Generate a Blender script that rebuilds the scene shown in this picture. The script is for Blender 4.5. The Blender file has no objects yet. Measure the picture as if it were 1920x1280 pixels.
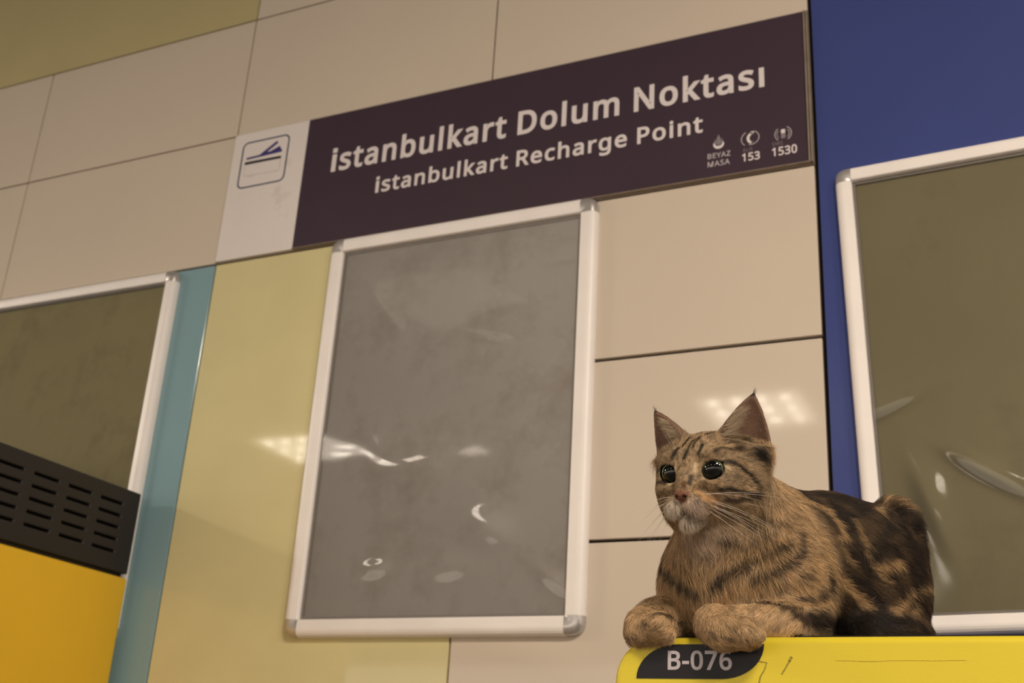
import bpy, bmesh, math, random, json
import numpy as np
from mathutils import Vector, Matrix, Euler

sc = bpy.context.scene
COL = sc.collection

# ------------------------------------------------------------------ camera
H0 = 2.6                      # height of the wall joint under the sign, metres above the floor
cam_d = bpy.data.cameras.new('camera')
cam_d.lens = 36.0 * 2208.9 / 1920.0
cam_d.sensor_width = 36.0
cam_d.clip_start = 0.02
cam = bpy.data.objects.new('camera', cam_d)
COL.objects.link(cam)
_r = Matrix(((0.9069, 0.4175, 0.0569), (0.1082, -0.3613, 0.9262), (0.4072, -0.8338, -0.3728))).transposed()
cam.matrix_world = Matrix.Translation((1.4989, -1.6833, H0 - 1.0005)) @ _r.to_4x4()
cam_d.dof.use_dof = True
cam_d.dof.focus_distance = 1.10
cam_d.dof.aperture_fstop = 10.0
sc.camera = cam

# ------------------------------------------------------------------ view, hall light, lamps
sc.view_settings.view_transform = 'Standard'
sc.view_settings.look = 'None'
sc.view_settings.exposure = 0.45
sc.view_settings.gamma = 1.0
sc.view_settings.use_curve_mapping = False
sc.cycles.use_denoising = True
sc.cycles.max_bounces = 6
sc.cycles.sample_clamp_indirect = 6.0

world = bpy.data.worlds.new('station_hall')
sc.world = world
world.use_nodes = True
_wt = world.node_tree
_bg = _wt.nodes['Background']
_bg.inputs['Color'].default_value = (1.0, 0.865, 0.715, 1)
# the lit hall all around: brighter towards the platform side, front left and a little above
_tc = _wt.nodes.new('ShaderNodeTexCoord')
_dp = _wt.nodes.new('ShaderNodeVectorMath')
_dp.operation = 'DOT_PRODUCT'
_dp.inputs[1].default_value = Vector((-0.55, -0.72, 0.42)).normalized()
_wt.links.new(_tc.outputs['Generated'], _dp.inputs[0])
_mr = _wt.nodes.new('ShaderNodeMapRange')
_mr.interpolation_type = 'SMOOTHSTEP'
_mr.inputs['From Min'].default_value = -0.3
_mr.inputs['From Max'].default_value = 3.0
_mr.inputs['To Min'].default_value = 0.85
_mr.inputs['To Max'].default_value = 3.0
_wt.links.new(_dp.outputs['Value'], _mr.inputs['Value'])
_wt.links.new(_mr.outputs['Result'], _bg.inputs['Strength'])

WARM = (1.0, 0.85, 0.68)


def area_lamp(name, loc, size, power, color=WARM, rot=(0, 0, 0)):
    d = bpy.data.lights.new(name, 'AREA')
    d.shape = 'SQUARE'
    d.size = size
    d.energy = power
    d.color = color
    o = bpy.data.objects.new(name, d)
    o.location = loc
    o.rotation_euler = rot
    COL.objects.link(o)
    return o


CEIL = 3.70
NEAR_SPOTS = [(-0.78, -2.45, 0.4), (2.55, -2.5, 72), (4.1, -2.5, 68), (-4.4, -2.5, 110), (-5.8, -2.5, 78)]  # first fits the film's soft glow; other four added out of view as wall light
for _x, _y, _w in NEAR_SPOTS:
    area_lamp('ceiling_lamp', (_x, _y, CEIL - 0.035), 0.56, _w)
LAMP_SPOTS = [(-2.78, -4.25), (-1.92, -4.25), (0.08, -4.25), (2.1, -4.25), (0.10, -9.5), (-0.62, -9.5)]  # last two are an added far row, giving the right film its streaks
for _x, _y in LAMP_SPOTS:
    area_lamp('ceiling_lamp', (_x, _y, CEIL - 0.0135), 0.54, 3.4)


# ------------------------------------------------------------------ helpers
def lin(c):
    c = c / 255.0
    return c / 12.92 if c <= 0.04045 else ((c + 0.055) / 1.055) ** 2.4


def rgb(r, g, b):
    return (lin(r), lin(g), lin(b), 1.0)


def mat(name, color, rough=0.5, spec=0.5, metal=0.0, vary=0.0, vscale=6.0, bump=0.0, bscale=200.0, dirt=None, coat=0.0):
    m = bpy.data.materials.new(name)
    m.use_nodes = True
    nt = m.node_tree
    n = nt.nodes
    b = n['Principled BSDF']
    b.inputs['Base Color'].default_value = color
    b.inputs['Roughness'].default_value = rough
    b.inputs['Specular IOR Level'].default_value = spec
    b.inputs['Metallic'].default_value = metal
    b.inputs['Coat Weight'].default_value = coat
    b.inputs['Coat Roughness'].default_value = 0.05
    tc = n.new('ShaderNodeTexCoord')
    last = None
    if vary > 0:
        nz = n.new('ShaderNodeTexNoise')
        nz.inputs['Scale'].default_value = vscale
        nz.inputs['Detail'].default_value = 6
        nt.links.new(tc.outputs['Object'], nz.inputs['Vector'])
        mr = n.new('ShaderNodeMapRange')
        mr.inputs['From Min'].default_value = 0.3
        mr.inputs['From Max'].default_value = 0.7
        mr.inputs['To Min'].default_value = 1 - vary
        mr.inputs['To Max'].default_value = 1 + vary
        nt.links.new(nz.outputs['Fac'], mr.inputs['Value'])
        mx = n.new('ShaderNodeMix')
        mx.data_type = 'RGBA'
        mx.blend_type = 'MULTIPLY'
        mx.inputs['Factor'].default_value = 3.0
        mx.inputs['A'].default_value = color
        nt.links.new(mr.outputs['Result'], mx.inputs['B'])
        last = mx.outputs['Result']
    if dirt:
        dcol, dscale, lo, hi, amt = dirt
        nz = n.new('ShaderNodeTexNoise')
        nz.inputs['Scale'].default_value = dscale
        nz.inputs['Detail'].default_value = 8
        nz.inputs['Roughness'].default_value = 0.7
        nt.links.new(tc.outputs['Object'], nz.inputs['Vector'])
        mr = n.new('ShaderNodeMapRange')
        mr.inputs['From Min'].default_value = lo
        mr.inputs['From Max'].default_value = hi
        mr.inputs['To Max'].default_value = amt
        nt.links.new(nz.outputs['Fac'], mr.inputs['Value'])
        mx = n.new('ShaderNodeMix')
        mx.data_type = 'RGBA'
        mx.inputs['A'].default_value = color
        if last:
            nt.links.new(last, mx.inputs['A'])
        mx.inputs['B'].default_value = dcol
        nt.links.new(mr.outputs['Result'], mx.inputs['Factor'])
        last = mx.outputs['Result']
    if last:
        nt.links.new(last, b.inputs['Base Color'])
    if bump > 0:
        nz = n.new('ShaderNodeTexNoise')
        nz.inputs['Scale'].default_value = bscale
        nz.inputs['Detail'].default_value = 2
        nt.links.new(tc.outputs['Object'], nz.inputs['Vector'])
        bp = n.new('ShaderNodeBump')
        bp.inputs['Strength'].default_value = bump
        bp.inputs['Distance'].default_value = 0.002
        nt.links.new(nz.outputs['Fac'], bp.inputs['Height'])
        nt.links.new(bp.outputs['Normal'], b.inputs['Normal'])
    return m


def emit(name, color, strength):
    m = bpy.data.materials.new(name)
    m.use_nodes = True
    nt = m.node_tree
    nt.nodes.remove(nt.nodes['Principled BSDF'])
    e = nt.nodes.new('ShaderNodeEmission')
    e.inputs['Color'].default_value = color
    e.inputs['Strength'].default_value = strength
    nt.links.new(e.outputs[0], nt.nodes['Material Output'].inputs['Surface'])
    return m


def link(name, me, material, parent=None, smooth=False):
    o = bpy.data.objects.new(name, me)
    COL.objects.link(o)
    if material:
        me.materials.append(material)
    if parent:
        o.parent = parent
    if smooth:
        me.polygons.foreach_set('use_smooth', [True] * len(me.polygons))
    return o


def from_bm(name, bm, material, parent=None, smooth=False):
    me = bpy.data.meshes.new(name)
    bmesh.ops.recalc_face_normals(bm, faces=bm.faces)
    bm.to_mesh(me)
    bm.free()
    return link(name, me, material, parent, smooth)


def tag(o, label=None, cat=None, group=None, kind=None):
    if label:
        o['label'] = label
    if cat:
        o['category'] = cat
    if group:
        o['group'] = group
    if kind:
        o['kind'] = kind
    return o


def empty(name, loc):
    o = bpy.data.objects.new(name, None)
    o.location = loc
    o.empty_display_size = 0.05
    COL.objects.link(o)
    return o


def rebase(root, base):
    # move the root to its base point, keeping every part where it stands
    root.location = base
    todo = list(root.children)
    while todo:
        o = todo.pop()
        todo += list(o.children)
        o.data.transform(Matrix.Translation(-Vector(base)))


def add_box(bm, x0, x1, y0, y1, z0, z1, bevel=0.0, seg=2):
    b2 = bmesh.new()
    v = bmesh.ops.create_cube(b2, size=1.0)['verts']
    for w in v:
        w.co = Vector((x0 + (w.co.x + .5) * (x1 - x0), y0 + (w.co.y + .5) * (y1 - y0), z0 + (w.co.z + .5) * (z1 - z0)))
    if bevel > 0:
        bmesh.ops.bevel(b2, geom=b2.edges[:], offset=bevel, segments=seg, profile=0.5, affect='EDGES')
    me = bpy.data.meshes.new('tmp')
    b2.to_mesh(me)
    b2.free()
    bm.from_mesh(me)
    bpy.data.meshes.remove(me)


def box(name, x0, x1, y0, y1, z0, z1, material, parent=None, bevel=0.0, seg=2, smooth=False):
    bm = bmesh.new()
    add_box(bm, x0, x1, y0, y1, z0, z1, bevel, seg)
    return from_bm(name, bm, material, parent, smooth)


def flat_shape(name, loops, material, parent, y, thick=0.0004, offset=0.0, bevel=0.0):
    """closed 2-D outlines in the x-z plane (holes by even-odd) as a thin solid whose front is at y - thick"""
    c = bpy.data.curves.new('tmp', 'CURVE')
    c.dimensions = '2D'
    c.fill_mode = 'BOTH'
    c.extrude = thick / 2
    c.offset = offset
    c.bevel_depth = bevel
    for lp in loops:
        s = c.splines.new('POLY')
        s.points.add(len(lp) - 1)
        for p, (a, b) in zip(s.points, lp):
            p.co = (a, b, 0, 1)
        s.use_cyclic_u = True
    t = bpy.data.objects.new('tmp', c)
    COL.objects.link(t)
    dg = bpy.context.evaluated_depsgraph_get()
    me = bpy.data.meshes.new_from_object(t.evaluated_get(dg))
    bpy.data.objects.remove(t)
    bpy.data.curves.remove(c)
    me.transform(Matrix(((1, 0, 0, 0), (0, 0, -1, y - thick / 2), (0, 1, 0, 0), (0, 0, 0, 1))))
    me.name = name
    me.materials.clear()
    return link(name, me, material, parent)


def rrect(x0, x1, z0, z1, r, n=8):
    out = []
    for cx, cz, a0 in ((x1 - r, z0 + r, -90), (x1 - r, z1 - r, 0), (x0 + r, z1 - r, 90), (x0 + r, z0 + r, 180)):
        for i in range(n + 1):
            a = math.radians(a0 + 90 * i / n)
            out.append((cx + r * math.cos(a), cz + r * math.sin(a)))
    return out


def stroke(pts, w, closed=False):
    """outline polygon of a polyline of width w"""
    n = len(pts)
    L, R = [], []
    for i in range(n):
        a = pts[i - 1] if (i > 0 or closed) else pts[i]
        b = pts[(i + 1) % n] if (i < n - 1 or closed) else pts[i]
        t = Vector((b[0] - a[0], b[1] - a[1])).normalized()
        nx, nz = -t.y * w / 2, t.x * w / 2
        L.append((pts[i][0] + nx, pts[i][1] + nz))
        R.append((pts[i][0] - nx, pts[i][1] - nz))
    if closed:
        return [L, R]
    return [L + R[::-1]]


def arc(cx, cz, r, a0, a1, n=16):
    return [(cx + r * math.cos(math.radians(a0 + (a1 - a0) * i / n)), cz + r * math.sin(math.radians(a0 + (a1 - a0) * i / n))) for i in range(n + 1)]


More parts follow.
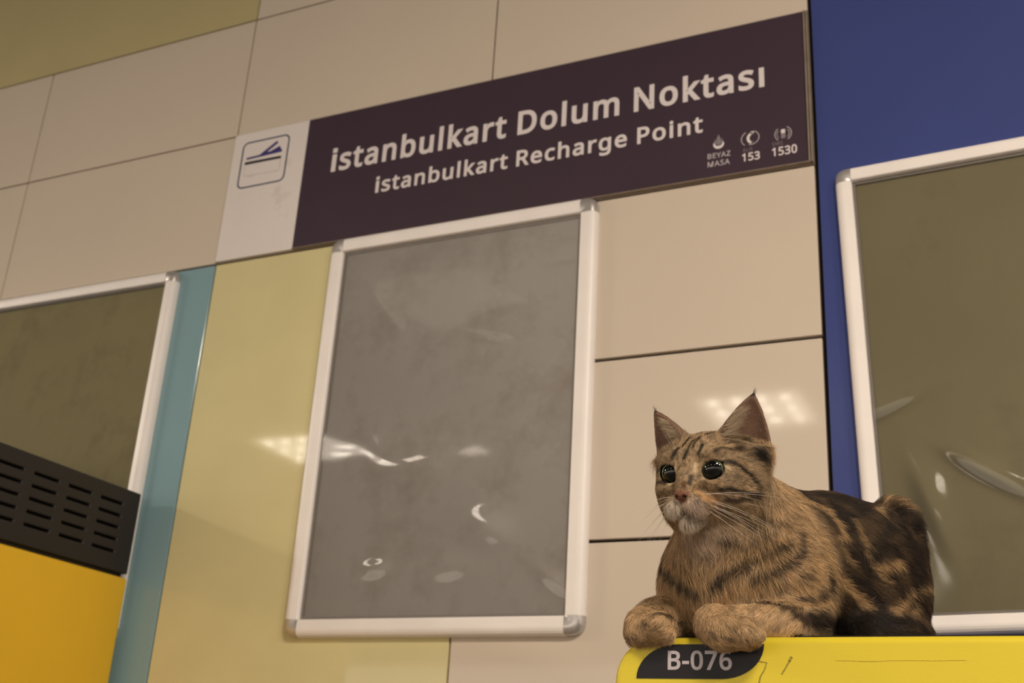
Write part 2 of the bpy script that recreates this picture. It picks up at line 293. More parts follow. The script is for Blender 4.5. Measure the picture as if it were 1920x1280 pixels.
# glyph outlines of a humanist sans, 1000 units per em: advance, closed polylines (x, y, x, y ...)
GLYPHS = json.loads(r'''{"-":[258,[[32,184,32,246,226,246,226,184]]],"0":[459,[[419,287,419,253,417,221,414,191,409,163,403,137,395,112,386,90,376,70,363,52,349,37,334,23,316,12,297,3,276,-3,253,-7,229,-8,198,-6,170,1,145,12,122,27,103,47,86,70,71,98,60,129,51,163,44,201,41,243,39,287,40,332,44,373,50,411,58,446,69,477,83,504,99,527,119,547,141,562,167,573,196,579,229,581,259,579,287,573,313,562,335,547,355,527,372,504,387,477,399,446,408,411,414,373,418,332],[110,287,111,249,113,215,116,184,121,156,128,132,137,111,147,93,159,78,173,67,190,59,208,54,229,52,249,54,268,59,284,67,298,78,310,92,320,110,329,131,336,156,341,184,345,215,347,249,348,287,347,325,345,359,341,390,336,417,329,442,320,463,310,481,298,495,284,507,268,515,249,520,229,521,208,520,190,515,173,507,159,495,147,481,137,463,128,442,121,417,116,390,113,359,111,325]]],"1":[459,[[285,0,216,0,216,400,216,411,216,422,216,431,216,439,216,447,217,455,217,462,217,470,219,499,213,493,207,487,201,482,196,477,169,455,108,405,71,452,226,573,285,573]]],"3":[459,[[395,439,394,420,392,403,387,387,381,372,373,359,363,347,352,336,340,326,326,318,310,311,294,306,277,302,277,298,309,293,337,283,360,271,379,255,394,236,405,214,411,190,413,163,412,139,407,116,400,94,390,74,377,56,360,40,341,26,318,14,292,4,263,-3,230,-7,193,-8,171,-8,150,-6,130,-4,110,-1,91,3,72,8,54,15,36,23,36,89,54,81,74,73,93,67,114,61,135,57,155,54,175,52,194,51,230,53,260,59,285,68,305,81,320,98,331,117,337,139,339,164,338,182,335,197,329,211,320,223,310,233,297,242,282,249,265,255,246,260,226,263,203,265,179,265,123,265,123,326,180,326,202,326,223,329,242,333,259,339,274,347,286,356,298,366,307,377,314,390,319,404,322,418,323,434,321,454,316,471,307,486,295,498,280,508,262,516,242,520,219,521,204,521,190,520,176,518,164,515,151,512,140,508,128,504,117,498,107,493,96,487,85,480,75,473,39,521,55,533,73,544,93,554,115,563,139,571,163,576,190,579,218,581,260,578,296,571,327,558,352,540,371,519,384,495,393,468]]],"5":[459,[[221,351,249,350,275,346,300,340,322,331,343,320,361,307,376,291,389,274,400,254,407,232,412,209,413,183,411,154,407,128,399,103,387,81,373,60,356,43,336,28,314,15,289,5,261,-2,231,-7,199,-8,177,-8,156,-6,136,-4,116,0,97,4,80,10,65,16,51,23,51,90,66,81,82,74,101,68,121,62,141,58,161,55,181,53,200,52,220,53,239,55,257,60,274,65,289,73,302,82,313,93,323,106,331,121,336,137,340,156,341,176,339,202,332,225,321,245,306,262,287,275,262,284,232,290,197,292,186,292,173,291,160,290,146,288,132,286,120,284,109,282,99,280,64,302,86,573,373,573,373,508,146,508,132,342,140,344,148,345,158,346,169,348,181,349,194,350,207,351]]],"6":[459,[[44,245,45,269,46,294,48,318,51,342,55,366,60,389,67,412,75,433,84,454,95,474,107,492,121,510,137,525,155,539,174,551,196,562,220,570,246,576,275,579,306,581,315,580,324,580,334,580,344,579,353,578,362,577,370,575,377,573,377,513,369,515,362,517,353,519,344,520,335,522,326,522,317,523,308,523,281,522,257,518,235,512,216,504,198,494,183,483,169,469,158,454,148,437,139,419,132,400,127,380,122,359,119,337,116,314,115,291,119,291,126,300,133,309,141,318,150,326,160,333,170,339,182,345,194,350,208,353,223,356,238,358,255,358,279,357,302,353,323,347,342,338,360,327,375,313,389,297,400,279,409,258,416,236,420,211,421,184,420,156,415,129,408,104,399,82,386,61,372,44,355,28,336,15,314,5,291,-2,266,-7,239,-8,219,-7,199,-4,181,1,163,7,146,16,130,26,115,39,101,54,88,70,77,89,67,110,59,133,52,158,48,185,45,214],[238,51,262,53,284,59,303,70,320,84,334,102,343,125,349,153,351,184,350,210,344,233,336,254,324,271,308,285,289,295,267,301,241,303,222,302,205,299,189,294,175,287,162,279,150,270,140,259,131,248,124,236,119,223,116,211,115,198,116,185,117,172,120,159,123,146,127,133,133,121,139,110,146,99,155,88,164,79,174,71,185,64,197,59,210,55,223,52]]],"7":[459,[[109,0,344,508,35,508,35,573,419,573,419,518,187,0]]],"A":[512,[[437,0,368,177,141,177,73,0,0,0,224,575,289,575,512,0],[282,415,281,418,279,424,277,430,274,438,271,446,269,455,266,464,263,473,261,481,259,489,257,495,255,500,253,492,251,484,249,476,247,468,244,460,242,452,240,445,238,438,230,415,165,241,346,241]]],"B":[521,[[241,573,292,571,336,565,373,555,404,541,428,522,445,497,455,467,459,431,458,414,456,399,452,384,446,371,439,358,431,347,421,337,409,328,396,320,382,313,367,308,350,304,350,300,367,297,384,292,400,286,415,279,429,271,441,261,452,249,461,236,468,221,474,203,477,184,478,163,476,138,472,115,464,93,454,74,441,57,425,42,406,29,385,19,362,11,337,5,309,1,279,0,78,0,78,573],[256,329,290,330,318,335,340,342,357,352,369,366,377,382,382,401,384,423,382,445,376,463,365,478,351,490,332,499,308,506,279,510,245,511,150,511,150,329],[150,269,150,61,265,61,301,63,330,68,354,78,371,91,384,107,394,125,399,145,401,168,400,183,398,197,394,210,388,221,380,232,370,241,358,249,344,256,327,262,307,266,285,268,260,269]]],"D":[585,[[536,292,534,246,528,203,516,165,501,131,481,100,457,74,430,51,399,33,364,18,325,8,283,2,237,0,78,0,78,573,254,573,296,571,335,565,371,555,404,540,434,523,460,501,483,475,502,446,517,413,528,377,534,336],[460,289,459,326,454,359,446,388,435,415,421,437,404,457,384,474,361,487,336,498,308,505,277,509,244,511,150,511,150,62,228,62,282,65,329,76,369,94,402,119,428,151,446,190,457,236]]],"E":[446,[[398,0,78,0,78,573,398,573,398,509,150,509,150,330,383,330,383,268,150,268,150,63,398,63]]],"L":[420,[[78,0,78,573,150,573,150,64,400,64,400,0]]],"M":[727,[[330,0,142,502,139,502,140,493,140,484,141,473,142,461,142,448,143,435,143,421,144,407,144,392,144,377,144,362,144,347,144,0,78,0,78,573,184,573,361,103,364,103,544,573,650,573,650,0,578,0,578,352,578,366,578,380,579,394,579,408,579,421,580,435,581,447,581,460,582,472,583,482,583,492,584,501,581,501,390,0]]],"N":[609,[[532,0,447,0,141,476,138,476,139,466,139,455,140,444,141,432,141,419,142,406,143,392,143,378,144,364,144,349,144,335,144,320,144,0,78,0,78,573,161,573,467,99,470,99,470,106,469,115,468,125,468,137,467,150,467,164,466,178,466,193,465,208,465,223,464,236,464,249,464,573,532,573]]],"O":[626,[[577,287,576,255,573,224,568,194,561,166,551,140,540,116,526,94,510,73,493,54,473,38,451,24,428,13,402,4,375,-3,345,-7,314,-8,281,-7,251,-3,222,4,196,13,173,25,151,39,131,55,114,73,98,94,85,116,74,141,65,167,58,195,53,224,50,255,49,288,51,331,56,370,65,408,78,442,94,473,114,500,138,524,166,545,197,561,232,572,271,579,314,581,356,579,393,572,428,561,459,545,486,525,510,501,530,473,547,442,560,408,570,370,576,330],[125,287,126,252,130,220,136,190,145,163,157,138,171,117,188,98,207,83,230,70,255,62,283,56,314,55,345,56,373,62,398,70,420,83,439,98,456,117,470,138,481,163,490,190,496,220,500,252,501,287,498,338,490,384,476,423,456,457,431,484,398,503,360,514,314,518,283,516,255,511,230,502,207,490,188,475,171,457,157,435,145,411,136,384,130,354,126,322]]],"P":[485,[[229,573,282,570,326,562,363,548,393,528,415,504,431,475,441,442,444,404,444,387,441,370,438,353,433,336,426,321,417,306,407,292,395,278,380,266,364,255,345,246,324,238,301,231,275,227,247,224,216,223,150,223,150,0,78,0,78,573],[223,511,150,511,150,285,208,285,234,285,258,288,279,291,298,296,315,303,330,311,342,322,352,334,360,347,365,363,369,381,370,401,367,427,361,449,350,468,334,484,314,495,289,504,258,509]]],"R":[499,[[236,573,270,571,301,568,329,562,353,555,375,544,393,532,409,517,422,500,432,481,439,460,443,436,444,410,443,388,440,368,435,350,427,334,418,319,408,306,397,295,385,285,371,277,358,269,344,262,330,257,487,0,403,0,264,237,150,237,150,0,78,0,78,573],[232,510,150,510,150,298,236,298,268,299,296,304,319,313,338,325,352,341,362,359,368,381,370,407,369,424,366,440,361,455,355,467,346,477,336,486,324,494,310,500,293,504,275,507,254,509]]],"S":[440,[[403,153,401,128,396,106,389,85,378,66,364,49,348,35,328,22,307,11,283,3,257,-3,228,-7,198,-8,182,-8,167,-7,152,-6,137,-5,122,-3,109,-1,96,2,83,4,72,8,61,11,50,15,41,19,41,88,56,82,73,76,92,70,113,65,134,60,156,57,179,55,201,55,222,55,240,57,257,61,273,66,286,72,298,79,308,88,316,98,322,109,327,120,329,133,330,147,330,160,327,173,324,184,318,194,311,204,302,213,291,221,277,230,261,238,242,247,220,255,196,265,178,272,161,279,146,286,131,294,118,302,106,311,95,320,85,330,76,340,69,351,63,363,57,375,53,389,50,403,49,418,48,435,50,457,54,477,61,496,71,513,84,528,99,542,116,553,136,563,157,571,180,576,205,579,231,581,254,580,276,578,297,576,318,572,337,567,355,562,372,555,389,549,366,487,351,493,336,499,319,504,302,508,284,512,266,515,248,517,229,517,212,517,196,515,182,511,169,507,158,501,148,494,140,486,133,478,128,468,124,457,122,446,121,434,122,420,124,407,128,396,133,386,140,376,149,367,160,359,172,351,187,343,204,335,224,327,246,318,270,309,293,299,313,289,332,279,348,268,362,255,374,242,385,228,392,212,398,194,401,175]]],"Y":[454,[[227,291,376,573,454,573,263,222,263,0,191,0,191,219,0,573,79,573]]],"Z":[459,[[427,0,30,0,30,55,332,508,40,508,40,573,419,573,419,518,118,64,427,64]]],"a":[450,[[231,437,268,435,299,428,326,418,347,403,364,383,376,358,383,328,385,293,385,0,334,0,320,61,317,61,307,50,298,40,288,30,279,22,268,15,258,9,246,3,234,-1,220,-4,206,-6,190,-8,172,-8,154,-7,136,-5,119,0,103,6,88,13,75,23,64,34,55,48,47,63,41,80,38,99,37,119,40,150,50,176,65,199,87,219,116,234,152,245,194,253,243,257,316,259,316,285,315,309,310,330,303,347,293,359,280,368,265,375,247,379,227,380,210,379,194,378,178,374,163,370,148,365,133,359,119,353,106,347,84,400,99,408,115,414,132,421,151,426,170,431,190,434,210,436],[252,208,215,205,184,200,159,192,141,182,127,170,118,155,112,138,110,119,111,102,115,87,122,75,132,66,144,58,157,53,172,50,188,49,215,51,238,56,260,66,279,79,295,96,306,117,313,142,315,172,315,210]]],"b":[493,[[139,461,139,448,138,435,138,422,138,410,137,399,136,389,136,380,135,373,139,373,149,386,161,398,174,409,189,419,206,427,226,432,248,436,272,437,310,434,344,423,374,406,401,381,422,350,437,312,446,267,449,215,448,180,444,147,437,118,427,91,415,68,400,48,384,31,365,17,344,6,322,-2,298,-6,272,-8,248,-7,226,-3,206,2,189,10,174,20,161,31,149,42,139,55,133,55,119,0,68,0,68,609,139,609],[260,379,238,377,219,374,202,369,188,361,175,351,165,339,157,325,150,308,145,289,142,268,139,244,139,217,139,214,140,177,145,144,153,116,165,93,181,74,202,61,229,53,261,51,288,53,312,61,332,74,348,93,360,117,369,145,374,178,376,216,374,254,369,287,360,315,348,338,331,356,311,368,288,376]]],"c":[385,[[241,-8,213,-7,187,-2,162,5,139,15,118,28,99,45,83,65,69,87,58,114,50,143,46,176,44,213,46,250,51,284,59,315,71,342,85,365,102,385,121,401,142,415,166,425,191,432,217,436,245,438,262,437,278,436,293,434,309,431,323,427,336,424,348,419,358,415,337,356,327,360,316,363,304,366,292,370,279,372,267,374,255,376,244,376,223,375,204,371,187,366,172,358,159,347,148,335,138,320,131,303,125,284,120,263,118,239,117,213,118,189,120,166,125,145,131,126,138,109,148,94,159,82,172,71,186,63,202,58,220,54,240,53,257,53,273,55,288,57,302,60,315,64,328,68,340,73,351,78,351,15,340,10,328,5,316,1,304,-2,290,-5,275,-7,258,-8]]],"e":[452,[[234,438,261,436,286,432,308,424,329,414,348,401,364,385,378,367,390,346,399,323,406,299,410,272,411,244,411,201,117,201,120,167,127,137,139,111,154,90,174,74,197,62,224,55,254,52,274,53,293,54,310,56,327,60,343,64,359,69,375,75,392,82,392,20,376,13,359,8,343,3,327,-1,310,-4,292,-6,272,-8,251,-8,221,-6,194,-2,167,6,143,17,121,31,101,48,85,68,70,91,59,117,51,146,46,177,44,212,46,246,50,277,57,306,68,333,81,357,96,378,114,395,134,411,157,423,181,431,207,436],[233,380,209,378,188,372,170,362,154,348,140,330,130,309,123,285,119,257,338,257,337,275,335,292,331,307,326,322,320,334,312,346,303,356,292,364,280,371,266,376,251,379]]],"g":[493,[[221,438,241,437,261,434,280,429,297,422,314,413,329,402,343,388,355,373,359,373,369,430,425,430,425,-7,424,-36,420,-63,413,-88,404,-109,392,-129,378,-146,361,-160,341,-172,318,-181,293,-187,264,-191,233,-192,210,-192,188,-191,167,-189,147,-186,128,-182,110,-177,94,-172,78,-165,78,-100,94,-108,111,-114,129,-120,149,-125,170,-129,191,-132,214,-133,237,-134,263,-132,286,-126,306,-116,324,-101,337,-84,347,-63,353,-39,355,-13,355,4,355,9,355,16,356,23,356,32,356,40,357,47,357,53,358,57,354,57,343,42,329,28,315,17,299,8,281,1,263,-4,243,-7,221,-8,182,-4,147,7,117,25,91,51,70,83,56,121,47,164,44,214,47,263,56,306,70,344,91,377,117,404,147,423,181,434],[230,379,213,377,197,374,182,368,169,359,157,349,147,336,138,320,130,303,125,284,120,262,118,239,117,213,119,176,124,143,134,115,146,92,163,73,182,60,205,52,232,50,248,50,262,52,276,54,288,58,299,63,309,69,318,76,326,85,334,94,340,105,345,117,349,131,352,145,354,161,356,179,356,197,356,214,355,242,353,267,349,289,343,309,335,326,326,340,315,352,302,362,287,369,270,374,251,377]]],"h":[496,[[139,431,139,423,138,415,138,407,138,399,137,392,136,384,136,377,135,370,140,370,147,381,155,391,164,400,174,407,185,414,196,420,208,425,221,429,233,433,247,435,260,437,273,437,298,436,321,433,342,428,360,421,377,411,391,400,403,386,413,370,421,351,426,330,430,306,431,280,431,0,361,0,361,275,359,299,355,321,348,338,338,353,324,364,308,372,288,377,265,379,242,377,222,374,204,368,189,360,177,350,166,338,157,324,150,308,145,289,142,269,139,246,139,222,139,0,68,0,68,609,139,609]]],"i":[207,[[139,430,139,0,68,0,68,430],[104,591,112,590,119,588,126,585,133,580,138,574,142,566,144,557,145,546,144,536,142,526,138,519,133,512,126,508,119,504,112,502,104,501,96,502,88,504,81,508,75,512,69,519,66,526,63,536,63,546,63,557,66,566,69,574,75,580,81,585,88,588,96,590]]],"k":[428,[[138,291,138,284,138,276,137,267,137,257,136,247,136,238,135,229,135,221,138,221,141,225,144,229,148,234,152,240,172,264,177,270,181,276,185,280,189,285,326,430,409,430,235,246,421,0,336,0,187,200,138,158,138,0,68,0,68,609,138,609]]],"l":[207,[[139,0,68,0,68,609,139,609]]],"m":[750,[[540,438,574,436,603,429,628,417,649,401,665,379,676,352,683,319,685,280,685,0,615,0,615,277,614,300,610,321,603,338,594,353,582,364,567,372,549,377,528,379,499,376,474,369,454,358,438,342,426,322,418,298,413,270,411,237,411,0,342,0,342,277,341,293,339,308,336,321,332,333,327,344,320,353,312,361,303,367,293,372,281,376,268,378,253,379,233,377,215,374,199,368,185,360,174,350,164,338,156,324,150,308,145,290,141,269,139,247,139,223,139,0,68,0,68,430,125,430,136,371,140,371,147,382,155,392,163,401,173,409,183,416,194,422,205,427,217,431,229,434,241,436,254,437,266,438,290,437,312,433,332,428,349,420,365,410,378,398,389,383,398,366,402,366,414,383,427,398,443,410,461,420,480,428,499,433,519,437]]],"n":[496,[[275,438,311,436,343,429,369,417,391,401,409,379,421,352,428,319,431,280,431,0,361,0,361,275,359,299,355,321,348,338,338,353,324,364,308,372,288,377,265,379,232,376,204,368,182,356,166,338,154,316,146,289,140,258,139,223,139,0,68,0,68,430,125,430,136,371,140,371,147,382,156,392,165,401,175,409,186,416,198,422,210,427,222,431,235,434,248,436,262,437]]],"o":[485,[[442,216,441,190,438,165,434,142,428,121,420,101,411,82,400,66,388,51,374,37,359,25,342,15,324,7,305,0,285,-4,264,-7,241,-8,221,-7,200,-4,181,0,163,7,145,15,129,25,114,37,100,51,88,66,77,82,67,101,59,121,52,142,48,165,45,190,44,216,46,250,50,282,58,310,68,336,81,360,97,380,116,397,137,412,161,423,186,431,214,436,244,438,272,436,299,431,324,423,347,412,368,397,387,380,403,360,417,336,428,310,436,282,440,250],[117,216,118,191,120,169,125,147,130,128,138,110,147,95,159,82,172,71,187,62,203,56,222,52,243,51,264,52,282,56,299,62,314,71,327,82,339,95,348,110,356,128,361,147,366,169,368,191,369,216,368,240,365,263,361,284,355,303,348,320,338,335,327,348,314,359,299,367,282,374,263,377,242,379,212,376,185,368,164,354,147,335,134,311,124,284,119,252]]],"r":[331,[[269,438,275,438,281,438,288,437,295,437,301,436,308,435,314,434,319,433,310,368,305,369,299,370,294,371,287,372,281,373,275,373,270,374,264,374,252,373,240,371,228,368,217,363,206,358,195,351,186,343,176,334,168,324,161,313,154,301,149,289,144,275,141,261,139,245,139,229,139,0,68,0,68,430,126,430,134,351,137,351,144,363,152,374,161,385,170,395,180,404,191,413,202,420,214,426,227,431,240,435,254,437]]],"s":[384,[[348,119,347,99,343,80,336,64,327,49,316,36,302,24,286,14,268,6,248,0,226,-4,202,-7,176,-8,155,-8,135,-6,116,-4,99,-1,83,3,68,8,55,13,42,19,42,83,55,77,70,71,86,65,104,60,122,55,141,52,159,50,178,49,203,50,224,53,242,59,256,66,266,76,274,86,278,99,280,112,279,120,278,128,275,135,271,141,266,148,259,154,250,160,239,167,227,173,212,180,194,188,174,196,154,204,135,212,118,220,103,228,89,236,76,245,66,255,57,266,50,278,45,292,42,307,41,324,44,350,52,372,66,392,85,408,109,421,137,430,168,436,202,438,221,437,240,436,258,434,275,430,292,426,308,421,324,415,339,409,315,353,301,358,287,363,273,368,258,372,243,376,228,378,213,380,197,380,177,379,159,377,144,372,131,366,121,358,114,350,110,339,108,328,109,319,111,312,114,304,119,298,125,292,133,286,142,280,154,274,167,268,182,261,199,254,219,246,239,239,257,231,274,223,289,215,302,206,314,197,324,187,333,176,339,164,344,150,347,135]]],"t":[289,[[212,50,220,50,228,50,236,51,245,53,253,54,260,55,266,57,272,59,272,5,266,2,258,0,250,-2,240,-4,229,-6,219,-7,209,-8,200,-8,183,-7,167,-5,152,-1,138,4,124,11,112,20,101,31,91,44,84,60,78,79,75,100,74,125,74,375,13,375,13,409,75,437,103,528,144,528,144,430,269,430,269,375,144,375,144,127,146,108,149,93,155,79,163,69,173,60,185,54,198,51]]],"u":[496,[[427,430,427,0,370,0,359,57,356,57,349,46,340,36,331,28,321,20,310,13,298,8,286,3,273,-1,260,-4,247,-6,234,-8,220,-8,195,-7,173,-4,152,1,134,8,117,18,103,29,91,43,81,59,73,78,68,99,64,122,63,148,63,430,135,430,135,153,136,129,141,108,148,91,158,76,171,65,188,57,207,52,230,51,253,52,273,55,291,61,306,69,319,79,330,91,338,105,345,121,350,140,354,160,356,182,357,206,357,430]]],"\u0130":[205,[[58,0,146,0,146,440,58,440],[58,528,146,528,146,612,58,612]]],"\u0131":[207,[[139,0,68,0,68,430,139,430]]]}''')
CAPH = max(GLYPHS['D'][1][0][1::2]) / 1000.0


def text_loops(s, x, z, cap, width=None, track=0.03):
    k = cap / CAPH / 1000.0
    pen, out = 0.0, []
    for ch in s:
        if ch == ' ':
            pen += 215
            continue
        adv, sp = GLYPHS[ch]
        out.append([[(pen + lp[i], lp[i + 1]) for i in range(0, len(lp), 2)] for lp in sp])
        pen += adv + track * 1000
    xs = [p[0] for g in out for lp in g for p in lp]
    lo, hi = min(xs), max(xs)
    kx = (width / (hi - lo)) if width else k
    return [[[(x + (p[0] - lo) * kx, z + p[1] * k) for p in lp] for lp in g] for g in out]


def letters(name, glyphs, material, parent, y, thick, weight):
    bm = bmesh.new()
    for g in glyphs:                       # each letter filled by itself, then one mesh for the line of print
        o = flat_shape('tmp', g, None, None, y, thick, weight)
        bm.from_mesh(o.data)
        me = o.data
        bpy.data.objects.remove(o)
        bpy.data.meshes.remove(me)
    me = bpy.data.meshes.new(name)
    bm.to_mesh(me)
    bm.free()
    return link(name, me, material, parent)


def lettering(name, s, x, z, cap, width, material, parent, y, weight=0.0, track=0.03):
    return letters(name, text_loops(s, x, H0 + z, cap, width, track), material, parent, y, 0.0004, weight)


# ------------------------------------------------------------------ materials
M = {}
M['cream'] = mat('cream_panel', rgb(214, 201, 186), 0.05, 0.35, vary=0.02, vscale=2.5, dirt=(rgb(120, 95, 70), 30, 0.70, 0.78, 0.35))
M['olive'] = mat('olive_panel', rgb(194, 182, 138), 0.16, 0.3, vary=0.03)
M['lime'] = mat('lime_panel', rgb(218, 208, 160), 0.05, 0.4, vary=0.03, vscale=9, dirt=(rgb(150, 130, 90), 22, 0.68, 0.76, 0.5))
M['blue'] = mat('blue_panel', rgb(66, 77, 136), 0.22, 0.3, vary=0.03)
M['teal'] = mat('teal_panel', rgb(136, 168, 178), 0.12, 0.4, vary=0.02)
M['joint'] = mat('dark_joint', rgb(42, 36, 30), 0.9, 0.1, vary=0.1)
M['sign_dark'] = mat('aubergine_sign_face', rgb(68, 54, 66), 0.35, 0.4, vary=0.04, vscale=8)
M['sign_white'] = mat('white_sign_face', rgb(232, 224, 222), 0.35, 0.4, vary=0.03, dirt=(rgb(170, 145, 115), 12, 0.58, 0.75, 0.35))
M['ink_white'] = mat('white_lettering', rgb(228, 220, 222), 0.4, 0.3, vary=0.02)
M['ink_grey'] = mat('grey_white_print', rgb(190, 182, 188), 0.4, 0.3, vary=0.02)
M['ink_dim'] = mat('dim_grey_print', rgb(140, 130, 140), 0.4, 0.3, vary=0.02)
M['ink_navy'] = mat('navy_print', rgb(52, 66, 92), 0.4, 0.3, vary=0.03)
M['ink_purple'] = mat('violet_print', rgb(66, 60, 120), 0.4, 0.3, vary=0.03)
M['ink_black'] = mat('black_print', rgb(38, 36, 38), 0.4, 0.3, vary=0.03)
M['ink_line'] = mat('pale_grey_print', rgb(172, 160, 156), 0.4, 0.3, vary=0.02)
M['trim'] = mat('dull_metal_trim', rgb(160, 146, 132), 0.4, 0.5, metal=0.4, vary=0.12, vscale=40)
M['alu'] = mat('white_aluminium_rail', rgb(246, 240, 238), 0.38, 0.5, vary=0.03, vscale=14, dirt=(rgb(150, 130, 115), 35, 0.68, 0.8, 0.5))
M['chrome'] = mat('chrome_corner', rgb(200, 196, 194), 0.30, 0.6, metal=0.55, vary=0.05)
M['lip'] = mat('grey_rail_lip', rgb(140, 134, 128), 0.45, 0.5, metal=0.3, vary=0.06)
M['yellow'] = mat('yellow_powder_coat', rgb(214, 194, 50), 0.38, 0.4, vary=0.02, vscale=8, bump=0.10, bscale=500)
M['yellow_side'] = mat('amber_powder_coat', rgb(232, 186, 44), 0.45, 0.35, vary=0.02, vscale=8, bump=0.06, bscale=500)
M['black'] = mat('black_plastic', rgb(40, 36, 36), 0.5, 0.35, vary=0.05, bump=0.05, bscale=600)
M['black_gloss'] = mat('black_lid', rgb(30, 28, 28), 0.35, 0.4, vary=0.05)
M['plate'] = mat('black_number_plate', rgb(30, 28, 32), 0.45, 0.3, vary=0.04)
M['pencil'] = mat('faint_pencil_scrawl', rgb(176, 150, 44), 0.7, 0.2, vary=0.35, vscale=300)
M['pencil_dark'] = mat('dark_pen_scrawl', rgb(146, 130, 54), 0.7, 0.2, vary=0.4, vscale=300)
M['slot'] = mat('dark_slot', rgb(14, 12, 12), 0.8, 0.1, vary=0.1)
M['ceiling'] = mat('matt_grey_ceiling', rgb(92, 88, 84), 0.85, 0.1, vary=0.02)
M['floor'] = mat('grey_stone_floor', rgb(96, 90, 86), 0.4, 0.3, vary=0.08, vscale=4)
M['lamp_case'] = mat('white_lamp_case', rgb(220, 218, 214), 0.5, 0.3, vary=0.02)
M['lamp_glow'] = emit('lamp_diffuser_glow', (1, 0.86, 0.68, 1), 1.1)
M['led'] = emit('led_glow', (1, 0.9, 0.76, 1), 26.0)

# ------------------------------------------------------------------ the wall
wall = box('wall_back', -2.4, 3.0, 0.010, 0.12, 0.0, CEIL, M['joint'])
tag(wall, kind='structure')
PANELS = [
    ('olive', -1.8, 0.0, 0.6, 1.098, 'olive green wall panel'),
    ('cream', -1.2, -0.6, 0.3, 0.6, None), ('cream', -0.6, 0.0, 0.3, 0.6, None),
    ('cream', -1.2, -0.6, 0.0, 0.3, None), ('cream', -0.6, 0.0, 0.0, 0.3, None),
    ('cream', 0.0, 0.6, 0.6, 0.9, None), ('cream', 0.6, 1.2, 0.6, 0.9, None),
    ('cream', 0.0, 0.6, 0.3, 0.6, None), ('cream', 0.6, 1.2, 0.3, 0.6, None),
    ('cream', 0.0, 1.2, 0.0, 0.3, None),
    ('teal', -1.2, 0.0, -1.2, 0.0, 'dusty teal wall panel'),
    ('lime', 0.0, 0.6, -1.2, 0.0, 'pale lime green wall panel'),
    ('cream', 0.6, 1.2, -0.3, 0.0, None), ('cream', 0.6, 1.2, -0.6, -0.3, None),
    ('cream', 0.6, 1.2, -0.9, -0.6, None), ('cream', 0.6, 1.2, -1.2, -0.9, None),
    ('blue', 1.2, 2.4, -1.2, 1.098, 'deep blue wall panel'),
    ('teal', -1.2, 0.0, -2.59, -1.2, 'dusty teal wall panel'), ('lime', 0.0, 0.6, -2.59, -1.2, 'pale lime green wall panel'),
    ('cream', 0.6, 1.2, -2.59, -1.2, None), ('blue', 1.2, 2.4, -2.59, -1.2, 'deep blue wall panel'),
]
for key, x0, x1, z0, z1, lab in PANELS:
    g = 0.0016 if z0 >= 0 else 0.0028
    xa = x0 + (0.0045 if key == 'blue' else g if z0 >= 0 else 0.0018)
    xb = x1 - (0.0018 if key != 'blue' else g)
    p = box('wall_panel', xa, xb, 0.0, 0.0101, H0 + z0 + g, H0 + z1 - g, M[key], wall, 0.0008, 1)
    tag(p, lab)
tag(box('floor', -16.0, 9.0, -15.0, 0.12, -0.1, 0.0, M['floor']), kind='structure')
tag(box('ceiling', -16.0, 9.0, -15.0, 0.12, CEIL, CEIL + 0.1, M['ceiling']), kind='structure')

# ------------------------------------------------------------------ ceiling lamps (some seen as reflections in the panels and films, some added)


def ceiling_light(x, y, label):
    root = tag(empty('ceiling_light', (x, y, CEIL)), label, 'ceiling light', 'square ceiling lights of the hall')
    bm = bmesh.new()
    add_box(bm, -.30, .30, -.30, -.28, -.03, 0)
    add_box(bm, -.30, .30, .28, .30, -.03, 0)
    add_box(bm, -.30, -.28, -.28, .28, -.03, 0)
    add_box(bm, .28, .30, -.28, .28, -.03, 0)
    from_bm('lamp_frame', bm, M['lamp_case'], root)
    box('diffuser', -.28, .28, -.28, .28, -.012, 0, M['lamp_glow'], root)
    for i in range(4):
        for j in range(3):
            if 'led_spot' in bpy.data.meshes:
                o = bpy.data.objects.new('led_spot', bpy.data.meshes['led_spot'])
                COL.objects.link(o)
                o.parent = root
            else:
                bm = bmesh.new()
                bmesh.ops.create_cone(bm, cap_ends=True, segments=16, radius1=.026, radius2=.026, depth=.006)
                o = from_bm('led_spot', bm, M['led'], root)
            o.location = (-.19 + .127 * i, -.17 + .17 * j, -.020)
    return root


for i, (x, y) in enumerate(LAMP_SPOTS):
    ceiling_light(x, y, 'square ceiling light with a grid of spots, mirrored ' + ('in the lime panel', 'in the middle poster film', 'in the cream panel behind the cat', 'at the right of the blue panel', 'behind the cat, added far row, right', 'behind the cat, added far row, left')[i])
for (x, y, _w), w in zip(NEAR_SPOTS, ('nearest left of the camera', 'added out of view, first right of the camera', 'added out of view, second right of the camera', 'added out of view, second left of the camera', 'added out of view, farthest left')):
    root = tag(empty('ceiling_light', (x, y, CEIL)), 'square ceiling light near the wall, ' + w, 'ceiling light')
    bm = bmesh.new()
    add_box(bm, -.30, .30, -.30, .30, -.03, 0)
    from_bm('lamp_case', bm, M['lamp_case'], root)

